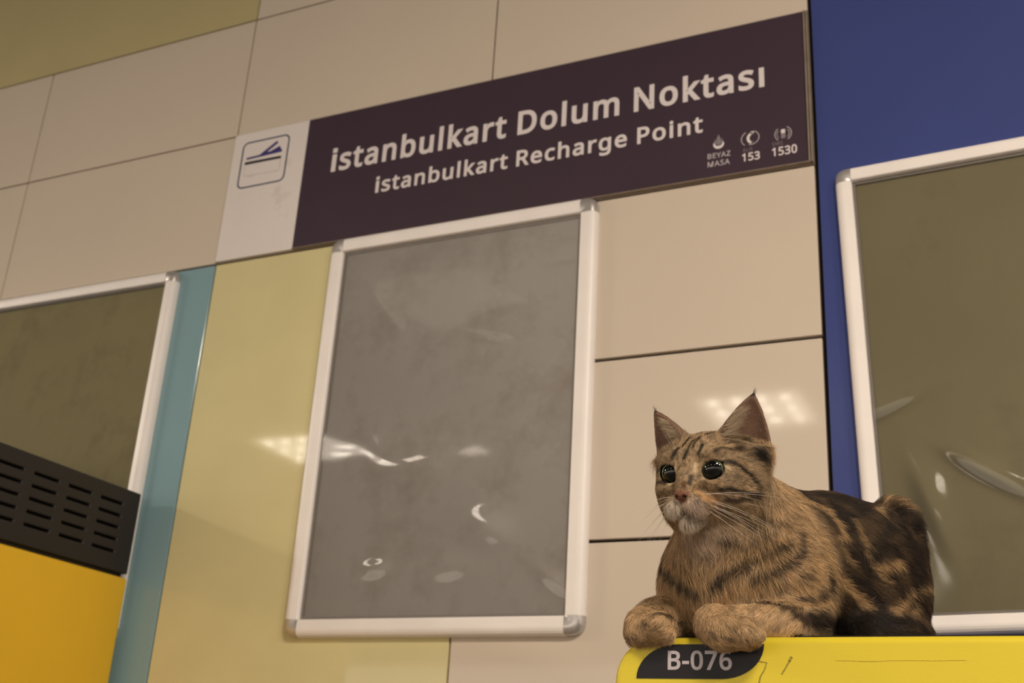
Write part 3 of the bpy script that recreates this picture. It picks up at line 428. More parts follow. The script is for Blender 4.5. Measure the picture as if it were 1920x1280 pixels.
# ------------------------------------------------------------------ the sign
sign = tag(empty('station_sign', (0, 0, H0)), 'long sign board with white lettering on dark aubergine and a white card pictogram field', 'sign')
sign.location = (0, 0, 0)
SY = -0.006
box('sign_face', 0.1885, 1.1925, SY, -0.0001, H0 + 0.004, H0 + 0.2965, M['sign_dark'], sign, 0.0006, 1)
tag(box('pictogram_field', 0.002, 0.188, SY, -0.0001, H0 + 0.002, H0 + 0.2975, M['sign_white'], sign, 0.0006, 1), 'white pictogram field')
bm = bmesh.new()
add_box(bm, 1.1915, 1.1945, -0.0095, -0.0001, H0 + 0.001, H0 + 0.297, 0.0006, 1)
add_box(bm, 1.1955, 1.1985, -0.0080, -0.0001, H0 + 0.001, H0 + 0.297, 0.0006, 1)
add_box(bm, 0.1885, 1.1915, -0.0085, -0.0001, H0 + 0.0016, H0 + 0.0034, 0.0005, 1)
tag(from_bm('edge_trim', bm, M['trim'], sign), 'dull metal edging')
IY = SY
lettering('lettering', 'İstanbulkart Dolum Noktası', 0.259, 0.1632, 0.0468, 0.862, M['ink_white'], sign, IY, 0.0019, 0.06)
lettering('lettering', 'İstanbulkart Recharge Point', 0.3685, 0.0955, 0.0310, 0.646, M['ink_white'], sign, IY, 0.0012, 0.06)
lettering('lettering', 'BEYAZ', 1.0243, 0.0395, 0.0095, 0.0385, M['ink_grey'], sign, IY, 0.0002, 0.04)
lettering('lettering', 'MASA', 1.0243, 0.0238, 0.0098, 0.0375, M['ink_grey'], sign, IY, 0.0002, 0.04)
lettering('lettering', 'ALO', 1.0840, 0.0412, 0.0066, 0.0158, M['ink_dim'], sign, IY, 0.0, 0.06)
lettering('lettering', '153', 1.0832, 0.0236, 0.0142, 0.0286, M['ink_white'], sign, IY, 0.0005, 0.03)
lettering('lettering', 'SMS', 1.1330, 0.0428, 0.0066, 0.0172, M['ink_dim'], sign, IY, 0.0, 0.06)
lettering('lettering', '1530', 1.1330, 0.0236, 0.0150, 0.0398, M['ink_white'], sign, IY, 0.0005, 0.03)
Z = H0
# pictogram: framed stack of travel cards
o_, i_ = rrect(0.026, 0.1445, Z + 0.1635, Z + 0.2745, 0.014), rrect(0.0292, 0.1413, Z + 0.1667, Z + 0.2713, 0.0112)
flat_shape('pictogram_frame', [o_, i_], M['ink_navy'], sign, IY)
flat_shape('card_stack', [[(0.0402, Z + 0.2365), (0.0722, Z + 0.2375), (0.1128, Z + 0.2632), (0.1165, Z + 0.2580), (0.0905, Z + 0.2410),
                           (0.1000, Z + 0.2412), (0.1215, Z + 0.2492), (0.1290, Z + 0.2375), (0.1290, Z + 0.2342), (0.0402, Z + 0.2318)]], M['ink_purple'], sign, IY)
flat_shape('card_stripe', [[(0.0375, Z + 0.2262), (0.1287, Z + 0.2248), (0.1287, Z + 0.2190), (0.0375, Z + 0.2198)]], M['ink_black'], sign, IY)
flat_shape('card_outline', stroke([(0.0385, Z + 0.2185), (0.0398, Z + 0.1925), (0.1285, Z + 0.1905), (0.1283, Z + 0.2180)], 0.0007)
           + stroke([(0.0490, Z + 0.1915), (0.0560, Z + 0.1868), (0.0640, Z + 0.1905)], 0.0007), M['ink_line'], sign, IY)
# three service emblems
def leafp(cx, cz, w, h, lean=0.0):
    L = [(cx + lean * t + w * math.sin(math.pi * t) * (1 - .35 * t), cz + h * t) for t in [i / 10 for i in range(11)]]
    R = [(cx + lean * t - w * math.sin(math.pi * t) * (1 - .35 * t), cz + h * t) for t in [i / 10 for i in range(10, -1, -1)]]
    return L + R[1:-1]
cx = 1.0432
letters('emblem', [[arc(cx, Z + .0655, .0094, 172, 368, 18) + arc(cx, Z + .0690, .0074, 8, -188, 18)]], M['ink_white'], sign, IY, .0004, 0)
letters('emblem', [[leafp(cx, Z + .0615, .0046, .0225)], [leafp(cx - .0046, Z + .0632, .0020, .0125, -.0016)], [leafp(cx + .0046, Z + .0632, .0020, .0125, .0016)]],
        M['ink_dim'], sign, IY, .0003, 0)
cx = 1.0972
flat_shape('emblem', stroke(arc(cx - .001, Z + .0650, .0142, 118, 232), .0014) + stroke(arc(cx + .0016, Z + .0662, .0128, 70, -112, 24), .0014), M['ink_grey'], sign, IY)
flat_shape('emblem', [arc(cx + .0048, Z + .0655, .0112, 98, 262, 16) + arc(cx + .0064, Z + .0655, .0080, 262, 98, 16)] + [arc(cx + .0030, Z + .0755, .0030, 0, 360, 12)[:-1]] + [arc(cx + .0038, Z + .0560, .0028, 0, 360, 12)[:-1]], M['ink_white'], sign, IY)
cx = 1.1515
flat_shape('emblem', stroke(arc(cx, Z + .0630, .0136, 128, 232), .0013) + stroke(arc(cx, Z + .0630, .0100, 138, 222), .0009)
           + stroke(arc(cx, Z + .0630, .0136, 62, -58), .0013) + stroke(arc(cx, Z + .0630, .0100, 44, -44), .0011), M['ink_grey'], sign, IY)
flat_shape('emblem', [rrect(cx - .0034, cx + .0034, Z + .0640, Z + .0715, .0012)], M['ink_white'], sign, IY)
flat_shape('emblem', [rrect(cx - .0036, cx + .0036, Z + .0545, Z + .0632, .0012)], M['ink_dim'], sign, IY)

rebase(sign, (0.6, 0, H0))


# ------------------------------------------------------------------ poster frames
def film_mat(name, haze, rough):
    m = bpy.data.materials.new(name)
    m.use_nodes = True
    nt = m.node_tree
    n = nt.nodes
    n.remove(n['Principled BSDF'])
    tr = n.new('ShaderNodeBsdfTransparent')
    gl = n.new('ShaderNodeBsdfGlossy')
    gl.inputs['Roughness'].default_value = rough
    gl.inputs['Color'].default_value = (1, 1, 1, 1)
    df = n.new('ShaderNodeBsdfDiffuse')
    df.inputs['Color'].default_value = rgb(196, 190, 184)
    fr = n.new('ShaderNodeFresnel')
    fr.inputs['IOR'].default_value = 1.45
    tc = n.new('ShaderNodeTexCoord')
    nz = n.new('ShaderNodeTexNoise')
    nz.inputs['Scale'].default_value = 7
    nz.inputs['Detail'].default_value = 8
    nz.inputs['Roughness'].default_value = 0.72
    nt.links.new(tc.outputs['Object'], nz.inputs['Vector'])
    mr = n.new('ShaderNodeMapRange')
    mr.inputs['From Min'].default_value = 0.85
    mr.inputs['From Max'].default_value = 0.75
    mr.inputs['To Min'].default_value = haze * 0.4
    mr.inputs['To Max'].default_value = haze * 1.8
    nt.links.new(nz.outputs['Fac'], mr.inputs['Value'])
    a = n.new('ShaderNodeMixShader')
    nt.links.new(mr.outputs['Result'], a.inputs['Fac'])
    nt.links.new(tr.outputs[0], a.inputs[1])
    nt.links.new(df.outputs[0], a.inputs[2])
    b = n.new('ShaderNodeMixShader')
    nt.links.new(fr.outputs[0], b.inputs['Fac'])
    nt.links.new(a.outputs[0], b.inputs[1])
    nt.links.new(gl.outputs[0], b.inputs[2])
    nt.links.new(b.outputs[0], n['Material Output'].inputs['Surface'])
    return m


M['film'] = film_mat('dusty_clear_film', 0.14, 0.035)
M['film_soft'] = film_mat('cloudy_clear_film', 0.03, 0.06)
M['back_grey'] = mat('grey_backing_board', rgb(192, 188, 184), 0.7, 0.2, vary=0.05, vscale=5, dirt=(rgb(140, 122, 104), 7, 0.48, 0.75, 0.65))
M['back_olive_lifted'] = mat('light_lifted_olive_board', rgb(182, 172, 128), 0.6, 0.25, vary=0.06, vscale=5, dirt=(rgb(104, 90, 60), 6, 0.5, 0.8, 0.5))  # same olive board, lightened to make up for weak grazing light at left
M['back_olive'] = mat('olive_backing_board', rgb(128, 120, 88), 0.6, 0.25, vary=0.06, vscale=5, dirt=(rgb(88, 76, 52), 6, 0.55, 0.85, 0.5))


def poster_frame(name, x0, z0, w, h, rail, backing, film, dents, label, tilt=0.0):
    """snap frame hung on the wall: lower left outer corner (x0, z0)"""
    root = tag(empty(name, (x0 + w / 2, -0.0002, z0 + h / 2)), label, 'poster frame', 'snap poster frames on the wall')
    root.rotation_euler = (0, -math.radians(tilt), 0)
    hw, hh = w / 2, h / 2
    s = rail / 0.031
    T = 0.018
    prof = [(0, 0.0), (0, .006), (.0012, .0105), (.0038, .0142), (.0075, .0166), (.0115, .0178), (.0150, .0180), (.0285, .0168), (.0300, .0158), (.0310, .0125), (.0310, .0020)]
    prof = [(a * s, b * T / .018) for a, b in prof]

    def extr(p0, p1, out):          # rail along p0 -> p1, `out` = unit vector (x, z) pointing outwards
        bm = bmesh.new()
        rows = []
        for p in (p0, p1):
            rows.append([bm.verts.new((p[0] + out[0] * (rail - a), -b, p[1] + out[1] * (rail - a))) for a, b in prof])
        for i in range(len(prof) - 1):
            bm.faces.new((rows[0][i], rows[0][i + 1], rows[1][i + 1], rows[1][i]))
        bm.faces.new(rows[0])
        bm.faces.new(rows[1][::-1])
        return from_bm('rail', bm, M['alu'], root)
    iw, ih = hw - rail, hh - rail
    extr((-iw, -ih), (iw, -ih), (0, -1))
    extr((-iw, ih), (iw, ih), (0, 1))
    extr((-iw, -ih), (-iw, ih), (-1, 0))
    extr((iw, -ih), (iw, ih), (1, 0))
    for sx, sz in ((-1, -1), (1, -1), (-1, 1), (1, 1)):
        bm = bmesh.new()
        rows = []
        N = 12
        for k in range(N + 1):
            t = math.pi / 2 * k / N
            # slightly squared quarter turn
            c, d = math.cos(t), math.sin(t)
            q = (c ** 3.2 + d ** 3.2) ** (-1 / 3.2)
            rows.append([bm.verts.new((sx * (iw + c * q * (rail - a)), -b * 1.03, sz * (ih + d * q * (rail - a)))) for a, b in prof])
        for k in range(N):
            for i in range(len(prof) - 1):
                bm.faces.new((rows[k][i], rows[k][i + 1], rows[k + 1][i + 1], rows[k + 1][i]))
        bmesh.ops.remove_doubles(bm, verts=bm.verts, dist=1e-6)
        o = from_bm('corner_cap', bm, M['chrome'], root, True)
        tag(o, 'chrome corner cap')
    # inner lip and backing
    box('backing_board', -iw - .002, iw + .002, -.0045, -.0005, -ih - .002, ih + .002, backing, root)
    bm = bmesh.new()
    l = .0045
    add_box(bm, -iw, -iw + l, -.0085, -.0046, -ih, ih)
    add_box(bm, iw - l, iw, -.0085, -.0046, -ih, ih)
    add_box(bm, -iw + l, iw - l, -.0085, -.0046, ih - l, ih)
    add_box(bm, -iw + l, iw - l, -.0085, -.0046, -ih, -ih + l)
    from_bm('inner_lip', bm, M['lip'], root)
    nx, nz = 150, 200
    xs = np.linspace(-iw + .001, iw - .001, nx)
    zs = np.linspace(-ih + .001, ih - .001, nz)
    X, Zz = np.meshgrid(xs, zs)
    Y = np.full_like(X, -.0095)
    for (dx, dz, sx, sz, rot_, a) in dents:
        c, d = math.cos(rot_), math.sin(rot_)
        u = ((X - dx) * c + (Zz - dz) * d) / sx
        v = (-(X - dx) * d + (Zz - dz) * c) / sz
        Y -= a * np.exp(-.5 * (u * u + v * v))
    V = np.stack([X, Y, Zz], -1).reshape(-1, 3)
    idx = np.arange(nx * nz).reshape(nz, nx)
    Fq = np.stack([idx[:-1, :-1], idx[:-1, 1:], idx[1:, 1:], idx[1:, :-1]], -1).reshape(-1, 4)
    me = bpy.data.meshes.new('film')
    me.from_pydata(V.tolist(), [], Fq.tolist())
    link('film', me, film, root, True)
    return root


rnd = random.Random(4)
# dents given from the frame's centre, metres: x, z, size across, size along, turn, height
D_mid = [(-.053, -.085, .045, .034, .3, .0026), (.105, -.202, .030, .018, -.4, .0022), (-.108, -.261, .020, .010, .1, .0018),
         (.032, -.262, .034, .016, .1, .0016), (.221, -.287, .028, .010, -.6, .0014), (.086, .132, .026, .004, -.3, .0006),
         (.10, .20, .05, .03, .2, .0010), (.229, .267, .03, .006, .1, .0010), (.233, .311, .02, .008, .3, .0010), (-.13, .20, .03, .008, -.9, .0006)]
D_mid += [(rnd.uniform(-.22, .22), rnd.uniform(-.32, .32), rnd.uniform(.03, .08), rnd.uniform(.03, .08), rnd.uniform(0, 3), rnd.uniform(-.0004, .0004)) for _ in range(22)]
poster_frame('poster_frame', 0.2865, H0 - 0.7450, 0.5440, 0.7470, 0.0300, M['back_grey'], M['film'], D_mid,
             'empty white poster frame with crinkled grey film under the sign, in the middle')
D_r = [(-.229, -.030, .05, .011, .35, .0034), (-.102, -.138, .050, .011, -.62, .0034), (-.177, -.179, .014, .050, .25, .0034)]
D_r += [(rnd.uniform(-.22, .22), rnd.uniform(-.32, .32), rnd.uniform(.04, .1), rnd.uniform(.04, .1), rnd.uniform(0, 3), rnd.uniform(-.0006, .0006)) for _ in range(14)]
poster_frame('poster_frame', 1.2400, H0 - 0.7430, 0.5500, 0.7250, 0.0255, M['back_olive'], M['film_soft'], D_r,
             'empty white poster frame on the blue panel behind the cat', 1.5)
D_l = [(rnd.uniform(-.22, .22), rnd.uniform(-.32, .32), rnd.uniform(.05, .1), rnd.uniform(.05, .1), rnd.uniform(0, 3), rnd.uniform(-.0005, .0005)) for _ in range(12)]
poster_frame('poster_frame', -0.6350, H0 - 0.7500, 0.5500, 0.7450, 0.0255, M['back_olive_lifted'], M['film_soft'], D_l,
             'empty white poster frame at the left edge, behind the black vented hood')

# ------------------------------------------------------------------ left machine (its right side faces the camera)
mx1, mx0 = -0.062, -0.72
my1, my0 = -0.0235, -0.74
kio = tag(empty('ticket_machine', ((mx0 + mx1) / 2, (my0 + my1) / 2, 0)), 'yellow ticket machine with black vented hood at the lower left', 'ticket machine')
kio.location = (0, 0, 0)
tag(box('cabinet', mx0, mx1, my0, my1, 0.0, H0 - 0.6385, M['yellow_side'], kio, 0.006, 4, True), 'yellow cabinet')
hz0, hz1 = H0 - 0.6320, H0 - 0.4815
bm = bmesh.new()
ylist, zlist, holes = [my0 - .004], [hz0], set()
slots_y = [(-0.1262 - .0790 * k, -0.0700 - .0790 * k) for k in range(7)][::-1]
slots_z = [(-0.6010 + .0218 * k, -0.5962 + .0218 * k) for k in range(5)]
for a, b in slots_y:
    ylist += [a, b]
ylist.append(my1 - .004)
for a, b in slots_z:
    zlist += [H0 + a, H0 + b]
zlist.append(hz1)
hx = mx1 + .0005
nY, nZ = len(ylist), len(zlist)
vg = [[bm.verts.new((hx, y, z)) for z in zlist] for y in ylist]
for i in range(nY - 1):
    for j in range(nZ - 1):
        q = (vg[i][j], vg[i + 1][j], vg[i + 1][j + 1], vg[i][j + 1])
        if i % 2 == 1 and j % 2 == 1:
            inn = [bm.verts.new((v.co.x - .012, v.co.y, v.co.z)) for v in q]
            for k in range(4):
                bm.faces.new((q[k], q[(k + 1) % 4], inn[(k + 1) % 4], inn[k]))
            bm.faces.new(inn)
        else:
            bm.faces.new(q)
X2 = mx0 + .02
bb = [bm.verts.new((X2, y, z)) for y, z in ((ylist[0], zlist[0]), (ylist[-1], zlist[0]), (ylist[-1], zlist[-1]), (ylist[0], zlist[-1]))]
bm.faces.new(bb)
bm.faces.new([vg[i][0] for i in range(nY)] + [bb[1], bb[0]])
bm.faces.new([vg[i][-1] for i in range(nY)] + [bb[2], bb[3]])
bm.faces.new([vg[0][j] for j in range(nZ)] + [bb[3], bb[0]])
bm.faces.new([vg[-1][j] for j in range(nZ)] + [bb[2], bb[1]])
hood = tag(from_bm('hood', bm, M['black'], kio), 'black vented hood')
bv = hood.modifiers.new('edge', 'BEVEL')
bv.width = 0.004
bv.segments = 3
bv.limit_method = 'ANGLE'
bv.angle_limit = math.radians(60)
bm = bmesh.new()
for a, b in slots_y:
    for c, d in slots_z:
        add_box(bm, hx - .0115, hx - .011, a + .001, b - .001, H0 + c + .0005, H0 + d - .0005)
from_bm('vent_slots', bm, M['slot'], kio)
box('hood_base', mx0 + .03, mx1 - .010, my0 + .02, my1 - .010, H0 - .6400, H0 - .6300, M['black_gloss'], kio)
rebase(kio, ((mx0 + mx1) / 2, (my0 + my1) / 2, 0))

# ------------------------------------------------------------------ right machine (front faces the camera, the cat lies on top)
FY = -0.60                      # front plane
TZ = H0 - 0.8365                # top edge of the yellow fascia
mac = tag(empty('ticket_machine', (0, 0, 0)), 'yellow ticket machine with number plate B-076 under the cat', 'ticket machine')
LX, RX = 1.0985, 1.80
RC = 0.040
outline = [(LX, 0.25)]
outline += [(LX + RC - RC * math.cos(math.radians(a)), TZ - RC + RC * math.sin(math.radians(a))) for a in range(0, 91, 6)]
outline += [(RX - RC + RC * math.sin(math.radians(a)), TZ - RC + RC * math.cos(math.radians(a))) for a in range(0, 91, 6)]
outline += [(RX, 0.25)]
bm = bmesh.new()
fv = [bm.verts.new((x, FY, z)) for x, z in outline]
bk = [bm.verts.new((x, FY + .05, z)) for x, z in outline]
bm.faces.new(fv)
bm.faces.new(bk[::-1])
n = len(fv)
for i in range(n):
    bm.faces.new((fv[i], bk[i], bk[(i + 1) % n], fv[(i + 1) % n]))
fas = tag(from_bm('fascia', bm, M['yellow'], mac), 'yellow front fascia')
bv = fas.modifiers.new('edge', 'BEVEL')
bv.width = 0.007
bv.segments = 4
bv.limit_method = 'ANGLE'
bv.angle_limit = math.radians(50)
fas.data.polygons.foreach_set('use_smooth', [True] * len(fas.data.polygons))
bv.harden_normals = True
box('cabinet', LX + .012, RX - .012, FY + .0495, -0.02, 0.0, TZ - .012, M['black'], mac, 0.004, 2)
LIDZ = TZ + .0035
box('lid', LX + .030, RX - .020, FY + .020, -0.02, TZ - .013, LIDZ, M['black_gloss'], mac, 0.003, 3, True)
# number plate: leaf shape, cut at the lower left and upper right, rounded at the other two corners
P = []
px0, px1, pz0, pz1 = 1.1210, 1.2420, H0 - .8745, H0 - .8435
P += [(px0, pz0)]
P += [(px0 + .040 - .040 * math.cos(math.radians(a)) * (1 - .0 * a), pz0 + (pz1 - pz0) * math.sin(math.radians(a))) for a in range(9, 91, 9)]
P += [(px1, pz1)]
P += [(px1 - .040 + .040 * math.cos(math.radians(a)), pz1 - (pz1 - pz0) * math.sin(math.radians(a))) for a in range(9, 91, 9)]
plate = flat_shape('number_plate', [P], M['plate'], mac, FY, 0.0006)
lp = text_loops('B-076', 1.1522, H0 - .8660, .0160, .0595, 0.03)
letters('lettering', lp, M['ink_grey'], plate, FY - .0006, 0.0003, 0.0006)
sc1 = [(1.2330, H0 - .8580), (1.2372, H0 - .8588), (1.2440, H0 - .8600), (1.2418, H0 - .8662), (1.2380, H0 - .8720), (1.2366, H0 - .8780), (1.2345, H0 - .8830)]
sc2 = [(1.2655, H0 - .8560), (1.2632, H0 - .8605), (1.2598, H0 - .8660), (1.2570, H0 - .8702)]
flat_shape('pen_scrawl', stroke(sc1, .0013) + stroke(sc2, .0013) + stroke([(1.2668, H0 - .8548), (1.2650, H0 - .8572)], .0024), M['pencil_dark'], mac, FY, 0.0002)
rn = random.Random(2)
flat_shape('pencil_line', stroke([(1.305 + .012 * i, H0 - .8585 + rn.uniform(-.0004, .0004) + .0001 * i) for i in range(10)], .0004), M['pencil'], mac, FY, 0.0002)
rebase(mac, ((LX + RX) / 2, (FY - .02) / 2, 0))
# ------------------------------------------------------------------ the cat
# body frame, centimetres: f forwards (heading), l to the cat's left, u up from the machine top
CO = Vector((1.170, -0.570, TZ))
_a = math.radians(232)
CF = np.array([math.cos(_a), math.sin(_a), 0.0])
CL = np.array([-CF[1], CF[0], 0.0])
B2W = np.stack([CF, CL, np.array([0, 0, 1.0])], 1) * 0.01      # cm -> world metres, columns
# head frame, centimetres: x forwards, y to the cat's left, z up
HS = 1.09
HPOS = np.array([0.705, 2.999, 15.512])          # head centre in the body frame
_y, _p, _q = (math.radians(v) for v in (26.638, 15.558, -2.189))
_Rz = np.array([[math.cos(_y), -math.sin(_y), 0], [math.sin(_y), math.cos(_y), 0], [0, 0, 1]])
_Ry = np.array([[math.cos(_p), 0, math.sin(_p)], [0, 1, 0], [-math.sin(_p), 0, math.cos(_p)]])
_Rx = np.array([[1, 0, 0], [0, math.cos(_q), -math.sin(_q)], [0, math.sin(_q), math.cos(_q)]])
HR = _Rz @ _Ry @ _Rx


def hb(p):                       # head frame -> body frame
    return HPOS + HS * (HR @ np.asarray(p, float))


def bh(P):                       # body frame -> head frame, rows
    return ((P - HPOS) @ HR) / HS


VOX = 0.17
LO = np.array([-36.0, -13.5, -4.5])
HI = np.array([10.5, 13.5, 25.0])
NG = np.ceil((HI - LO) / VOX).astype(int) + 1
GX = [LO[i] + VOX * np.arange(NG[i]) for i in range(3)]
FIELD = np.full(NG, 9.0, np.float32)


def region(c, r):
    s = []
    for i in range(3):
        a = int(max(0, math.floor((c[i] - r - LO[i]) / VOX)))
        b = int(min(NG[i], math.ceil((c[i] + r - LO[i]) / VOX) + 1))
        s.append(slice(a, max(a + 1, b)))
    return tuple(s)


def pts(s):
    return np.stack(np.meshgrid(GX[0][s[0]], GX[1][s[1]], GX[2][s[2]], indexing='ij'), -1)


def smin(a, b, k):
    h = np.clip(.5 + .5 * (b - a) / k, 0, 1)
    return b + (a - b) * h - k * h * (1 - h)


def put(s, d, k, cut=False):
    if cut:
        FIELD[s] = -smin(-FIELD[s], d, k)
    else:
        FIELD[s] = smin(FIELD[s], d, k)


def ell(c, r, k=1.0, R=None, cut=False):
    c = np.asarray(c, float)
    r = np.asarray(r, float)
    s = region(c, max(r) + 2.2)
    q = pts(s) - c
    if R is not None:
        q = q @ R
    k0 = np.sqrt(((q / r) ** 2).sum(-1))
    k1 = np.sqrt(((q / (r * r)) ** 2).sum(-1)) + 1e-6
    put(s, np.where(k0 < .05, -min(r), k0 * (k0 - 1) / k1).astype(np.float32), k, cut)


def cap(a, b, ra, rb, k=1.0, cut=False):
    a = np.asarray(a, float)
    b = np.asarray(b, float)
    s = region((a + b) / 2, np.linalg.norm(b - a) / 2 + max(ra, rb) + 2.2)
    q = pts(s) - a
    d = b - a
    t = np.clip((q @ d) / (d @ d), 0, 1)
    put(s, (np.linalg.norm(q - t[..., None] * d, axis=-1) - (ra + (rb - ra) * t)).astype(np.float32), k, cut)


def chain(P, R, k=1.0):
    for i in range(len(P) - 1):
        cap(P[i], P[i + 1], R[i], R[i + 1], k)


def hell(c, r, k=.7, cut=False):
    ell(hb(c), np.asarray(r, float) * HS, k, HR, cut)


def hcap(a, b, ra, rb, k=.7, cut=False):
    cap(hb(a), hb(b), ra * HS, rb * HS, k, cut)


# trunk
ell((-4.6, -1.4, 7.0), (5.6, 7.0, 7.2), 2.0)          # brisket
ell((-10.0, 0, 8.3), (7.5, 7.0, 7.8), 2.0)           # rib cage, front
ell((-16.0, 0, 8.8), (8.0, 7.4, 8.3), 2.0)           # rib cage and belly
ell((-20.6, 0, 8.4), (7.4, 6.6, 8.0), 2.0)           # loin
ell((-24.4, -3.0, 8.4), (6.0, 4.4, 8.2), 1.6)        # right haunch
ell((-19.6, 4.2, 7.0), (5.4, 3.2, 8.2), 1.5)         # left haunch
ell((-25.5, .5, 15.3), (2.4, 2.6, 2.5), 1.6)
ell((-26.2, -.6, 12.2), (3.6, 3.4, 4.0), 1.6)         # root of the tail, raised
ell((-19.0, 6.4, 2.2), (4.6, 2.0, 2.0), 1.8)         # left hind foot
ell((-20.5, -7.2, 2.4), (5.6, 2.4, 2.4), 1.0)
chain([(-26.5, 0, 13), (-28.5, -3, 8), (-28.5, -6, 3), (-26, -9, 1.8), (-20, -10, 1.6)], [2.0, 1.7, 1.4, 1.3, 1.0], .8)   # tail round the far side
ell((-8.5, 4.6, 6.4), (4.4, 3.2, 5.6), 1.5)          # left shoulder
ell((-4.6, -6.0, 5.8), (4.0, 2.8, 5.4), 1.8)         # right shoulder
# neck
chain([(-9.5, .5, 10.2), (-5.6, 1.6, 11.4), tuple(hb((-2.0, 0, -1.6)))], [5.6, 5.0, 4.0], 1.8)
cap((-3.6, .4, 8.6), tuple(hb((0.4, 0, -2.8))), 4.9, 3.3, 1.6)      # throat
# left foreleg: forearm along the edge, wrist bent, paw folded back over the fascia
chain([(-8.4, 5.6, 2.0), (-5.5, 6.3, 1.3), (.8, 3.9, 1.2)], [2.2, 1.75, 1.6], 1.8)
chain([(.9, 4.0, 1.0), (1.2, 5.8, .2), (.2, 8.0, -.05)], [1.6, 1.5, 1.4], .8)
for _k in range(4):
    ell((.3 + .42 * (_k - 1.5), 9.0 - .25 * abs(_k - 1.5), -.55 + .28 * abs(_k - 1.5)), (.6, .85, .6), .3)
# right foreleg
chain([(-4.0, -6.6, 3.4), (.8, -5.0, 2.2), (3.7, -3.6, 1.5)], [2.5, 2.1, 1.65], 1.3)
chain([(3.6, -3.4, 1.4), (4.6, -2.2, .6), (4.4, .6, .7)], [1.65, 1.65, 1.4], .6)
for _k in range(4):
    ell((4.6 + .3 * (_k - 1.5), 1.5 - .2 * abs(_k - 1.5), .4 + .35 * (_k - 1.5)), (.62, .8, .6), .25)
# head
hell((-.5, 0, .6), (4.1, 3.9, 3.3), 1.2)
hell((-1.6, 0, -.8), (3.7, 4.2, 3.6), 1.2)
for s in (-1, 1):
    hell((-1.0, 3.3 * s, -1.5), (2.5, 1.9, 2.9), 1.2)          # cheek ruff
    hell((1.75, 3.15 * s, .35), (1.2, .9, 1.1), .7)           # outer corner of the eye
for s in (-1, 1):
    hell((.9, 2.35 * s, -1.5), (2.6, 2.05, 2.2), 1.0)
hcap((2.3, 0, .9), (4.75, 0, -1.0), 1.70, .82, .9)
for s in (-1, 1):
    hell((4.35, .92 * s, -2.42), (1.20, 1.24, 1.0), .5)
hell((4.05, 0, -3.72), (1.1, 1.0, .62), .5)
hell((2.2, 0, -2.75), (2.4, 2.0, 1.3), 1.0)
hell((5.42, 0, -1.50), (.50, .70, .50), .30)
for s in (-1, 1):
    hell((2.6, 1.95 * s, 1.75), (1.3, 1.35, .70), .8)         # brow
    hell((2.6, 2.5 * s, -.85), (1.35, 1.2, .75), .8)          # cheek bone
# mouth line and philtrum
hcap((5.62, 0, -2.0), (5.50, 0, -2.95), .12, .12, .15, True)
for s in (-1, 1):
    hcap((5.35, 0, -2.98), (4.80, 1.05 * s, -3.38), .17, .16, .2, True)
    hcap((4.80, 1.05 * s, -3.38), (3.7, 2.0 * s, -3.22), .16, .10, .2, True)
    hell((5.72, .36 * s, -1.66), (.30, .15, .10), .08, True)  # nostril
# eye sockets
EYE = {-1: np.array([2.74, -1.90, .46]), 1: np.array([2.72, 2.04, .46])}
EYR = 1.16
for s in (-1, 1):
    hell(EYE[s], (1.33, 1.33, 1.33), .45)
    t_ = math.radians(-22 * s)
    Rl = HR @ np.array([[1, 0, 0], [0, math.cos(t_), math.sin(t_)], [0, -math.sin(t_), math.cos(t_)]]) @ np.array(
        [[math.cos(.30 * s), -math.sin(.30 * s), 0], [math.sin(.30 * s), math.cos(.30 * s), 0], [0, 0, 1]])
    ell(hb(EYE[s] + np.array([1.9, .48 * s, .02])), np.array([2.3, 1.07, .85]) * HS, .12, Rl, True)
    hell(EYE[s], (1.19, 1.19, 1.19), .05, True)
# ears


def ear(s, base, tip, normal, width, depth):
    base, tip, normal = (np.asarray(v, float) for v in (base, tip, normal))
    ax = tip - base
    ln = np.linalg.norm(ax)
    ax /= ln
    normal = normal - ax * (normal @ ax)
    normal /= np.linalg.norm(normal)
    side = np.cross(ax, normal)
    Rm = np.stack([side, normal, ax], 1)
    ctr = hb(base + ax * ln / 2)
    g = region(ctr, ln * HS * .5 + 2.5)
    q = bh(pts(g).reshape(-1, 3)) - base
    q = (q @ Rm).reshape(FIELD[g].shape + (3,))
    t = q[..., 2] / ln

    def shell(t, grow):
        tt = np.clip(t, 0, 1)
        w = width * (1 - tt ** 1.55) ** .9 * (1 - .10 * tt) + .04
        d = depth * (1 - tt) ** .75 + .10
        r = np.sqrt((q[..., 0] / w) ** 2 + (q[..., 1] / d) ** 2)
        e = (r - 1) * np.minimum(w, d)
        e = np.maximum(e, (t - 1) * ln)
        return np.maximum(e, -(t + .25) * ln) * HS
    put(g, shell(t, 0).astype(np.float32), .45)
    tt = np.clip(t, 0, 1)
    w = (width - .24) * (1 - np.clip(tt * 1.04, 0, 1) ** 1.55) ** .9
    d = depth * (1 - tt) ** .75 + .02
    nn = q[..., 1] - .42 - .25 * (1 - tt)
    r = np.sqrt((q[..., 0] / np.maximum(w, .02)) ** 2 + (nn / np.maximum(d, .02)) ** 2)
    e = (r - 1) * np.minimum(np.maximum(w, .02), np.maximum(d, .02))
    e = np.maximum(e, (t - .95) * ln)
    e = np.maximum(e, -(t - .10 - .12 * 0) * ln) * HS
    put(g, e.astype(np.float32), .18, True)


EARS = {-1: ((-.5, -3.35, 2.3), (-.9, -5.30, 6.5), (.86, -.48, .15), 2.35),
        1: ((-.7, 3.25, 2.2), (-.9, 4.75, 7.0), (.86, .50, .15), 2.55)}
for s in (-1, 1):
    ear(s, *EARS[s], 1.35)


